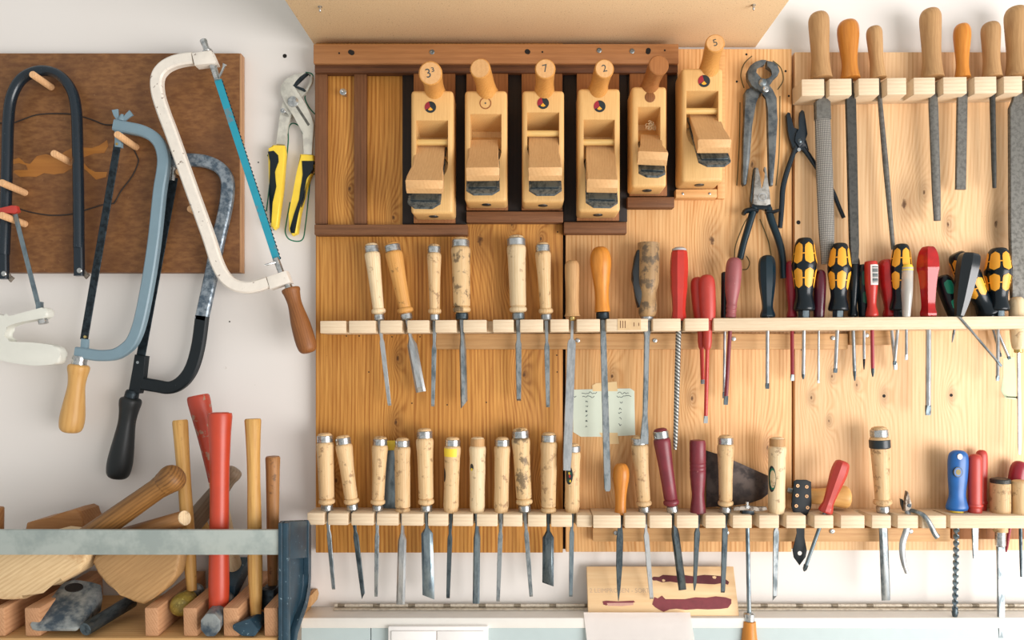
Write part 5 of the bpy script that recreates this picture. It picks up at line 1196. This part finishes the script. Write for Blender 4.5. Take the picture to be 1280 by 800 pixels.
def handle_between(root, a, b, prof, w, mat, d, name='handle', seg=22, dark=None):
    A, B = lp(root, a[0], a[1], d), lp(root, b[0], b[1], d); T = frame(A - B); T.translation = B; L = (A - B).length; k = K(d) * w / 2
    return MB().lathe([(r * k, t * L) for r, t in prof], seg).build(name, M[mat], root, T)
HP = smoothp([(0.0, 0.0), (0.55, 0.005), (0.88, 0.05), (1.0, 0.15), (0.98, 0.28), (0.82, 0.5), (0.70, 0.68), (0.76, 0.82), (0.88, 0.92), (0.86, 0.975), (0.6, 1.0), (0.0, 1.0)])
def grey_saw():
    r = thing('hacksaw', 'grey-blue hacksaw with pale wooden handle and wing nut', 'saw', pw(150, 160, 0.03), SG)
    d = 0.030; k = K(d)
    path = [(144, 157), (152, 158.5), (162, 160.5), (178, 164), (192, 171), (201, 182), (205, 198), (204, 215), (200, 240), (193.5, 300), (186, 350), (176, 400), (167, 425), (157, 436), (144, 443), (126, 444.5), (110, 442.5), (96, 440.5)]
    psweep('frame', M['saw_grey'], r, path, d, 7.0, 5.5, 'rect', 8, ch=0.3)
    MB().sweep([lp(r, 147.5, 178, d), lp(r, 105.5, 425, d)], 4.4 * k, 0.0008, 'rect').build('blade', M['steel_black'], r)
    m = MB(); saw_teeth(m, r, (143, 181), (101, 424), 1, d, 1.3 * k, 0.0006, 60); m.build('saw_teeth', M['steel_black'], r, smooth=0)
    pprism('blade_clip', M['saw_grey'], r, [(143, 163), (151, 164), (151, 184), (143, 183)], d - 0.004, d + 0.004, 0.001)
    pprism('blade_clip', M['saw_grey'], r, [(101, 423), (108.5, 424), (108, 436), (100, 436)], d - 0.004, d + 0.004, 0.001)
    for x, y in ((146, 180), (106, 421)):
        T = frame(Vector((0, -1, 0))); T.translation = lp(r, x, y, d + 0.004); MB().lathe([(1.7 * k, -0.006), (1.7 * k, 0.0004), (0, 0.001)], 12, T).build('pin', M['brass'], r)
    nut = MB()
    nut.lathe([(0, 0), (4.2 * k, 0), (4.4 * k, 2 * k), (3 * k, 5 * k), (1.8 * k, 8 * k), (0, 8.4 * k)], 14, Matrix.Translation(lp(r, 152, 151, d)) @ frame(Vector((0.12, 0, 1))))
    nut.build('wing_nut', M['saw_grey'], r)
    psweep('wing', M['saw_grey'], r, [(149, 150), (145.5, 144), (144, 137.5)], d, lambda t: 2.2 + 1.7 * t, 1.6, 'rect', 3)
    psweep('wing', M['saw_grey'], r, [(155, 150), (159.5, 145), (164.5, 141)], d, lambda t: 2.2 + 1.7 * t, 1.6, 'rect', 3)
    handle_between(r, (100.5, 445), (98.5, 457.5), [(0.0, 0.0), (0.9, 0.0), (1.0, 0.1), (0.94, 0.5), (1.0, 0.7), (0.9, 1.0), (0, 1.0)], 17.5, 'chrome', d, 'ferrule')
    handle_between(r, (99, 455.5), (88, 541), HP, 28, 'saw_handle_pale', d)
grey_saw()
def dark_saw():
    r = thing('hacksaw', 'heavy mottled steel hacksaw with black handle hanging behind the others', 'saw', pw(235, 205, 0.012), SG)
    d = 0.010; k = K(d)
    top = [(216, 203), (230, 200.5), (246, 200.5), (262, 203.5), (276, 211), (284, 224), (284.5, 242), (281, 265), (273, 300), (264, 345), (252, 400)]
    psweep('frame', M['galv'], r, top, d, 7.6, 4.8, 'rect', 8)
    psweep('frame_arm', M['black_matte'], r, [(253, 395), (248, 432), (240, 460), (228, 477), (213, 484.5), (196, 482.5), (176, 479)], d, 7.7, 4.8, 'rect', 8)
    pprism('blade_holder', M['black_matte'], r, [(168, 443), (182, 445), (179, 472), (174, 492), (160, 490), (164, 470)], d - 0.007, d + 0.007, 0.0015)
    MB().sweep([lp(r, 217, 222, d), lp(r, 176, 446, d)], 5.6 * k, 0.0008, 'rect').build('blade', M['steel_black'], r)
    psweep('adjuster', M['chrome'], r, [(216, 185), (216, 198), (217, 212), (216, 226)], d, lambda t: 4.6 - 1.2 * t, 4.0, 'round', 4)
    handle_between(r, (166, 488), (163.5, 500), [(0, 0), (0.9, 0), (1.0, 0.2), (0.95, 0.8), (0.8, 1), (0, 1)], 17, 'steel_black', d, 'ferrule')
    handle_between(r, (164, 497), (146.5, 598.5), HP, 29, 'handle_black', d)
    T = frame(Vector((0, -1, 0))); T.translation = lp(r, 172, 453, d + 0.007); MB().lathe([(1.8 * k, -0.002), (1.8 * k, 0.0006), (0, 0.001)], 12, T).build('pin', M['steel'], r)
dark_saw()
def white_saw():
    r = thing('hacksaw', 'white-framed hacksaw with turquoise blade and brown wooden handle', 'saw', pw(258, 72, 0.04), SG)
    d = 0.042; k = K(d)
    path = [(242, 73.5), (230, 75), (217, 78.5), (205, 85.5), (197.5, 97), (197.5, 115), (204, 138), (216, 170), (238, 232), (261, 296), (271, 327), (281, 346), (293, 356), (308, 359.5), (322, 357.5), (336, 353)]
    psweep('frame', M['saw_white'], r, path, d, 7.4, 5.6, 'rect', 8, ch=0.35)
    pprism('frame_end', M['saw_white'], r, [(239, 66), (263, 62.5), (270, 78.5), (243, 81.5)], d - 0.009, d + 0.009, 0.0015)
    pprism('frame_end', M['saw_white'], r, [(333, 346), (357, 338), (363, 353), (337, 361.5)], d - 0.009, d + 0.009, 0.0015)
    MB().sweep([lp(r, 272.5, 100, d), lp(r, 346, 325, d)], 4.6 * k, 0.0007, 'rect').build('blade', M['saw_teal'], r)
    m = MB(); saw_teeth(m, r, (277, 99), (350.5, 324), 1, d, 1.4 * k, 0.0006, 46); m.build('saw_teeth', M['steel_black'], r, smooth=0)
    psweep('clamp', M['chrome'], r, [(265, 79), (268, 88), (272, 101)], d, lambda t: 4.8 - 0.8 * t, 4.2, 'round', 3)
    psweep('clamp', M['chrome'], r, [(345, 323), (348, 331), (352, 342)], d, 4.0, 4.0, 'round', 3)
    psweep('cotter', M['chrome'], r, [(274, 96, d + 0.004), (278, 88, d + 0.006), (281, 80, d + 0.008)], d, lambda t: 1.4 + 1.6 * max(0, t - 0.7) / 0.3, 1.4, seg=8)
    psweep('pin', M['chrome'], r, [(349, 327, d), (340, 329, d + 0.006), (331, 331.5, d + 0.01)], d, 1.3, seg=8)
    handle_between(r, (254, 50), (260, 66), smoothp([(0.0, 0.0), (0.8, 0.0), (1.0, 0.06), (0.98, 0.16), (0.7, 0.26), (0.62, 0.5), (0.72, 0.9), (0.6, 1.0), (0, 1.0)]), 12.5, 'chrome', d, 'wing_screw', 12)
    handle_between(r, (358, 350), (363, 365), [(0, 0), (0.9, 0), (1, 0.2), (0.8, 0.5), (0.8, 1), (0, 1)], 11, 'chrome', d, 'ferrule')
    handle_between(r, (363, 360.5), (386, 441), smoothp([(0.0, 0.0), (0.5, 0.004), (0.82, 0.04), (0.96, 0.12), (1.0, 0.26), (0.92, 0.48), (0.74, 0.68), (0.70, 0.80), (0.82, 0.92), (0.90, 0.96), (0.8, 1.0), (0.0, 1.0)]), 25, 'saw_handle_brown', d)
white_saw()
# ================================================================ tray of hammers and mallets
TD = 0.160                                                # front of the tray, in front of the board
tr = thing('tool_tray', 'slatted wooden tool tray with a steel front bar and blue iron bracket', 'tray', pw(180, 796, TD))
SL = math.tan(math.radians(3.5))                           # the tray rises a little towards the wall
def slant(o):                                              # tilt about the front edge
    o.rotation_euler = (math.radians(3.5), 0, 0)
def tray():
    k = K(TD)
    X = lambda px: (px - 180) * k
    dp = TD - WALL - 0.006
    o = MB().box(X(-140), X(348), -0.004, dp, -0.022, 0, 0.001).build('base_board', M['tray_base'], tr); slant(o)
    for a, b in ((-44, -26), (-7, 6), (31, 50), (181, 198), (229, 246.5), (279, 298.5), (330, 347.5)):
        o = MB().box(X(a), X(b), 0.001, dp - 0.002, 0.0, 36.5 * k, 0.0022).build('slat', M['slat'], tr); slant(o)
    a, b = lp(tr, -140, 662, TD + 0.003), lp(tr, 351, 693, TD + 0.003)
    MB().box(a.x, b.x, -0.003 - 0.003, 0.002, b.z, a.z, 0.0008).build('front_bar', M['bar_steel'], tr)
    # cast bracket: two tapering cheeks, a web between them and a closed head
    z = lambda L: [(340 + x / 5, 640 + y / 5) for x, y in L]
    pw5 = M['iron_blue']
    q = thing('bracket', '', '', Vector((0, 0, 0))); del q['label']; del q['category']; q.parent = tr
    XR = X(352)
    def plate(name, t0, t1, pts, bev=0.0012):
        """piece of the casting, outlined in depth and height (seen from its right side), T0..T1 metres to the right of its web"""
        c = MB(); bm = c.bm
        P = [Vector((XR + t0, -(d_ - TD), CAMZ - (py - CY) * K(d_) - tr.location.z)) for d_, py in pts]
        va = [bm.verts.new(p) for p in P]; vb = [bm.verts.new(p + Vector((t1 - t0, 0, 0))) for p in P]
        fa = bm.faces.new(va); fb = bm.faces.new(list(reversed(vb))); n = len(va)
        for i in range(n): j = (i + 1) % n; bm.faces.new((va[i], vb[i], vb[j], va[j]))
        bmesh.ops.bevel(bm, geom=list(fa.edges) + list(fb.edges), offset=bev, segments=2, profile=0.5, affect='EDGES', clamp_overlap=True)
        return c.build(name, pw5, q)
    OUT = [(0.170, 654), (0.160, 651), (0.060, 650), (0.046, 656), (0.046, 720), (0.052, 742), (0.070, 760), (0.100, 776), (0.122, 792), (0.134, 815), (0.140, 850), (0.170, 850)]
    plate('web', -0.002, 0.004, OUT, 0.0008)
    plate('front_rim', 0.004, 0.013, [(0.170, 654), (0.157, 652), (0.157, 850), (0.170, 850)], 0.002)
    plate('back_rim', 0.004, 0.013, [(0.062, 650), (0.046, 656), (0.046, 720), (0.052, 742), (0.070, 760), (0.100, 776), (0.122, 792), (0.134, 815), (0.140, 850), (0.150, 850), (0.144, 812), (0.130, 786), (0.106, 768), (0.078, 750), (0.064, 732), (0.062, 718)], 0.0015)
    plate('head', 0.004, 0.0115, [(0.157, 652), (0.062, 651), (0.062, 697), (0.157, 699)], 0.001)
tray()
pbk = MB().prism([(v.x, v.z) for v in (pw(x, y, 0.02) - pw(385, 760, 0.0) for x, y in ((381, 748), (384, 744), (389, 744), (391, 750), (389, 758), (383, 761)))], -0.02, 0.018, 0.002).build('wood_block', M['file_handle'])
pbk.location = pw(385, 760, 0.0)
tag(pbk, 'tiny light wooden block on the wall beside the blue iron bracket', 'block')
def grain(o, deg):
    R_ = Matrix.Rotation(-math.radians(deg), 4, 'Y'); o.data.transform(R_.inverted()); o.matrix_basis = R_; return o
HG = 'hammers and mallets in the tray'
def rod(root, a, b, w0, w1, mat, name='handle', prof=None, seg=20, par=None, sx=1.0):
    """round handle from a to b, each (px, py, distance); widths in pixels at each end"""
    A, B = lp(root, *a), lp(root, *b); T = frame(B - A); T.translation = A; L = (B - A).length
    k0, k1 = K(a[2]) * w0 / 2, K(b[2]) * w1 / 2
    pr = prof or [(0.0, 0.0), (0.9, 0.0), (1.0, 0.01), (1.0, 0.5), (1.0, 0.985), (0.9, 1.0), (0.0, 1.0)]
    return MB().lathe([(r * (k0 + (k1 - k0) * t), t * L) for r, t in pr], seg, None, sx=sx).build(name, M[mat], par or root, T)
def disc(root, a, dirv, r, mat, name, h=0.0006):
    T = frame(dirv); T.translation = a
    return MB().lathe([(r, -0.001), (r * 0.98, h), (0, h)], 20, T).build(name, M[mat], root)
def mallet_a():
    r = thing('mallet', 'big pale wooden mallet, its knobbed dark handle rising right', 'mallet', pw(52, 745, 0.10), HG)
    pts = [(-34, 742), (-30, 712), (-2, 690), (30, 674), (70, 664), (104, 668), (110, 690), (107, 703), (98, 716), (78, 728), (52, 736), (29, 750), (15, 751), (4, 749), (-16, 746)]
    d1, d0 = 0.150, 0.105
    grain(MB().prism(ppoly(r, pts, d1), -d1 - r.location.y, -d0 - r.location.y, 0.007, 3, True).build('head', M['mallet_pale'], r), 32)
    rod(r, (70, 700, 0.124), (207, 604, 0.128), 31, 27, 'mallet_handle', prof=[(0, 0), (1, 0), (1.0, 0.4), (0.98, 0.8), (0.99, 0.93), (1.12, 1.0), (0, 1.0)])
    A, B = lp(r, 204, 606, 0.128), lp(r, 226, 590, 0.130); T = frame(B - A); T.translation = A; L = (B - A).length; k = K(0.112)
    MB().lathe([(a * k, t * L) for a, t in smoothp([(0, -0.1), (13.4, 0.0), (15.5, 0.2), (17, 0.45), (16.5, 0.65), (14, 0.82), (9, 0.95), (0, 1.0)])], 24).build('knob', M['mallet_handle'], r, T)
mallet_a()
def mallet_b():
    r = thing('mallet', 'tan wooden mallet in the middle of the tray, cut handle end facing out', 'mallet', pw(172, 750, 0.09), HG)
    pts = [(118, 694), (150, 684), (225, 676), (225, 696), (220, 720), (206, 737), (192, 748), (179, 757), (166, 753), (150, 744), (133, 732), (121, 717), (114.5, 703)]
    d1, d0 = 0.142, 0.110
    grain(MB().prism(ppoly(r, pts, d1), -d1 - r.location.y, -d0 - r.location.y, 0.006, 3, True).build('head', M['mallet_tan'], r), 36)
    rod(r, (150, 672, 0.090), (231, 647.5, 0.142), 22, 19.5, 'hammer_handle_brown')
    A, B = lp(r, 150, 672, 0.090), lp(r, 231, 647.5, 0.142)
    disc(r, B, B - A, 9.4 * K(0.142), 'beech_pale', 'handle_end')
mallet_b()
def mallet_c():
    r = thing('mallet', 'brown rounded mallet head showing above the steel bar by the wall', 'mallet', pw(66, 690, 0.04), HG)
    pts = [(28, 700), (29, 668), (32, 654), (40, 651.5), (62, 647), (80, 640), (93, 637), (99, 640), (103, 654), (106, 668), (106, 700)]
    MB().prism(ppoly(r, pts, 0.066), -0.066 - r.location.y, -0.005 - r.location.y, 0.006, 3, True).build('head', M['mallet_brown'], r)
    rod(r, (66, 690, 0.03), (66, 714, 0.03), 24, 22, 'hammer_handle_brown')
mallet_c()
def sliver():
    r = thing('hammer', 'hammer with only its brown handle edge visible at the far left', 'hammer', pw(-4, 740, 0.06), HG)
    rod(r, (-4, 634, 0.06), (-8, 745, 0.06), 16, 20, 'mallet_brown')
    MB().box(-0.05, 0.006, -0.02, 0.02, -0.01, 0.02, 0.003).build('head', M['steel_black'], r)
sliver()
def axe():
    r = thing('axe_head', 'loose blue-grey axe head with empty eye below the pale mallet', 'axe head', pw(85, 788, 0.12), HG)
    P = [(37, 780, 0.164), (84, 785, 0.166), (113, 727, 0.088), (92, 724, 0.086), (79, 728, 0.09), (63, 749, 0.122),
         (102, 783, 0.160), (128.5, 748, 0.095), (127, 731, 0.086), (40, 787, 0.163), (95, 789, 0.163), (126, 764, 0.095), (74, 772, 0.1), (46, 789, 0.163)]
    V = [lp(r, *p) for p in P]
    MB().hull(V, 0.002, 2).build('head', M['forged'], r, smooth=30)
    ctr = V[2] * 0.42 + V[4] * 0.30 + V[5] * 0.12 + V[3] * 0.06 + V[1] * 0.10
    n = (V[2] - V[5]).cross(V[3] - V[5]).normalized(); n = n if n.y < 0 else -n
    T = frame(n); T.translation = ctr + n * 0.001; k = K(0.095)
    m = MB(); m.lathe([(11 * k, -0.006), (11 * k, 0.0012), (9.6 * k, 0.0014), (9.2 * k, 0.0004), (0, 0.0004)], 24, T, sx=1.0, sy=0.62); m.build('handle_eye', M['hole'], r)
axe()
def rodbar():
    r = thing('iron_rod', 'round dark iron bar lying in front of the axe head', 'rod', pw(110, 790, 0.15), HG)
    rod(r, (106, 787, 0.166), (165, 751, 0.075), 17, 17, 'steel_dark', 'bar')
rodbar()
def stick(name, label, a, b, w0, w1, mat, head=None, prof=None, cat='hammer'):
    r = thing(name, label, cat, pw(b[0], b[1], b[2]), HG)
    rod(r, a, b, w0, w1, mat, prof=prof)
    if head: head(r)
    return r
HPR = [(0, 0), (0.86, 0.0), (0.97, 0.006), (1.0, 0.02), (0.95, 0.2), (0.92, 0.4), (1.02, 0.6), (1.06, 0.75), (0.96, 0.9), (0.82, 1.0), (0, 1.0)]
def head_ball(r):
    A, B = lp(r, 226, 757, 0.128), lp(r, 246, 738, 0.07); T = frame(A - B); T.translation = B; L = (A - B).length; k = K(0.13)
    MB().lathe([(a * k, t * L) for a, t in smoothp([(0, 0.5), (10.5, 0.5), (11.5, 0.62), (13.8, 0.78), (14, 0.95), (11.5, 1.12), (6, 1.2), (0, 1.22)])], 22, T).build('face', M['olive'], r)
    MB().lathe([(a * k, t * L) for a, t in [(0, 0.0), (10, 0.0), (11, 0.03), (11, 0.15), (8.5, 0.2), (8.5, 0.4), (11.5, 0.5), (0, 0.5)]], 22, T).build('head', M['steel'], r)
stick('hammer', 'wooden-handled hammer with an olive-green rounded face', (225, 525, 0.085), (240, 738, 0.10), 18.5, 14, 'hammer_handle', head_ball, HPR)
def head_tilt(r):
    P = []
    a, b = lp(r, 285, 742, 0.095), lp(r, 302, 706, 0.045)
    for c, s in ((a, 0.012), (b, 0.014)):
        for dx in (-1, 1):
            for dz in (-1, 1): P.append(c + Vector((dx * s * 0.95, 0, dz * s)))
    MB().hull(P, 0.002).build('head', M['iron_blue'], r, smooth=30)
def red_club():
    r = stick('hammer', 'hammer with scuffed red-painted flaring handle leaning behind the orange one', (247.5, 495, 0.085), (294, 716, 0.06), 27, 17, 'beech_pale', head_tilt, [(0, 0.48), (0.8, 0.48), (0.83, 0.6), (0.9, 0.8), (1.1, 0.95), (0.9, 1.0), (0, 1)])
    A, B = lp(r, 247.5, 495, 0.055), lp(r, 294, 716, 0.06); T = frame(B - A); T.translation = A; L = (B - A).length; k = K(0.055)
    MB().lathe([(a * k, t * L) for a, t in smoothp([(0, 0.0), (11.5, 0.0), (13.5, 0.02), (13, 0.08), (11, 0.2), (9.3, 0.36), (8.6, 0.5), (8.6, 0.52), (0, 0.52)])], 22).build('painted_grip', M['red_paint'], r, T)
    disc(r, A, A - B, 12.6 * k, 'red_paint', 'grip_end')
red_club()
def head_front(r):
    P = []
    for x, y, d_, wx, wz in ((263, 781.5, 0.172, 12.4, 14.5), (284, 748, 0.095, 9, 9)):
        c = lp(r, x, y, d_); k = K(d_)
        for a in range(8):
            t = a * PI / 4 + PI / 8; P.append(c + Vector((wx * 1.08 * k * math.cos(t), 0, wz * 1.08 * k * math.sin(t))))
    MB().hull(P, 0.0015).build('head', M['forged'], r, smooth=25)
stick('hammer', 'steel hammer with smooth orange-red rubber-covered handle', (275, 515.5, 0.128), (273.5, 768, 0.132), 28, 22, 'red_rubber', head_front, [(0, 0.004), (0.74, 0.0), (0.82, 0.008), (1.0, 0.004), (1.05, 0.02), (0.96, 0.1), (0.88, 0.25), (0.88, 0.4), (0.95, 0.62), (1.08, 0.85), (1.05, 0.98), (0.95, 1.0), (0, 1.0)])
def grey_club():
    r = thing('mallet', 'weathered grey club handle with rounded tip crossing behind the red handles', 'mallet', pw(240, 655, 0.02), HG)
    A, B = lp(r, 226, 672, 0.03), lp(r, 296, 586, 0.02); T = frame(B - A); T.translation = A; L = (B - A).length; k = K(0.025)
    MB().lathe([(a * k, t * L) for a, t in smoothp([(0, 0), (12, 0), (13, 0.1), (12.5, 0.4), (11, 0.7), (9.5, 0.84), (10.6, 0.92), (8.5, 0.985), (0, 1.0)])], 20).build('handle', M['grey_handle'], r, T)
    pprism('head', M['mallet_brown'], r, [(200, 664), (240, 680), (230, 704), (190, 690)], 0.0, 0.045, 0.005, 2, both=True)
grey_club()
stick('hammer', 'thin pale handle leaning left, seen between the brown handles', (244, 636, -0.008), (275, 700, -0.008), 12, 12, 'hammer_handle', lambda r: MB().box(-0.014, 0.006, -0.008, 0.010, -0.024, 0.004, 0.002).build('head', M['steel_black'], r))
def head_wedge(r):
    P = [(290, 781, 0.170), (291, 787, 0.170), (302, 795, 0.168), (318, 796, 0.167), (324, 788, 0.166), (312, 773, 0.160), (328, 764, 0.12), (321, 767, 0.12), (330, 780, 0.13), (323, 764, 0.105), (336, 770, 0.10), (320, 776, 0.10)]
    MB().hull([lp(r, *p) for p in P], 0.0015).build('head', M['iron_blue'], r, smooth=30)
stick('hammer', 'cross-peen hammer with straight pale wooden handle and wedge-shaped head', (316, 523.5, 0.125), (320, 770, 0.128), 20, 15, 'hammer_handle', head_wedge, [(0, 0), (0.9, 0.0), (1.0, 0.008), (0.92, 0.08), (0.84, 0.2), (0.84, 0.32), (0.96, 0.5), (1.06, 0.66), (1.08, 0.82), (0.9, 0.96), (0.86, 1.0), (0, 1.0)])
stick('hammer', 'shortest plain brown handle standing beside the blue bracket', (341, 570.5, 0.09), (341, 740, 0.085), 18, 12.5, 'hammer_handle_brown', lambda r: MB().box(-0.012, 0.012, -0.03, 0.03, -0.020, 0.012, 0.002).build('head', M['steel_black'], r), [(0, 0), (0.86, 0), (1.0, 0.012), (0.96, 0.1), (0.95, 0.4), (1.0, 0.6), (0.95, 0.85), (0.9, 1.0), (0, 1.0)])
# ================================================================ camera, daylight
cam = bpy.data.cameras.new('camera'); co = bpy.data.objects.new('camera', cam); C.objects.link(co)
co.location = (0, -D, CAMZ); co.rotation_euler = (PI / 2, 0, 0)
cam.sensor_width = 36.0; cam.lens = 36.0 * F / 1280.0
cam.shift_x = (640 - CX) / 1280.0; cam.shift_y = (CY - 400) / 1280.0; cam.clip_start = 0.05
sc.camera = co
def area(name, loc, target, size, sy, power, col):
    l = bpy.data.lights.new(name, 'AREA'); l.shape = 'RECTANGLE'; l.size = size; l.size_y = sy; l.energy = power; l.color = col
    o = bpy.data.objects.new(name, l); C.objects.link(o); o.location = loc
    o.rotation_euler = (Vector(target) - Vector(loc)).to_track_quat('-Z', 'Y').to_euler(); return o
area('window_light', (2.3, -2.0, 0.95), (0.0, 0.0, 1.55), 2.2, 1.5, 104, (1.0, 0.97, 0.955))
w = bpy.data.worlds.new('room_light'); sc.world = w; w.use_nodes = True
nt_ = w.node_tree; bg = nt_.nodes['Background']
tc = nt_.nodes.new('ShaderNodeTexCoord'); sx = nt_.nodes.new('ShaderNodeSeparateXYZ'); nt_.links.new(tc.outputs['Generated'], sx.inputs[0])
mr = nt_.nodes.new('ShaderNodeMapRange'); nt_.links.new(sx.outputs[0], mr.inputs[0]); mr.inputs[1].default_value = -0.7; mr.inputs[2].default_value = 0.9
rp = nt_.nodes.new('ShaderNodeMix'); rp.data_type = 'RGBA'; nt_.links.new(mr.outputs[0], rp.inputs[0])
rp.inputs[6].default_value = (0.69, 0.71, 0.70, 1); rp.inputs[7].default_value = (1.0, 0.98, 0.95, 1)
nt_.links.new(rp.outputs[2], bg.inputs[0]); bg.inputs[1].default_value = 0.86
sc.view_settings.view_transform = 'Standard'; sc.view_settings.look = 'None'; sc.view_settings.gamma = 1.0
sc.view_settings.use_curve_mapping = False; sc.view_settings.exposure = 0.0
sc.cycles.use_denoising = True
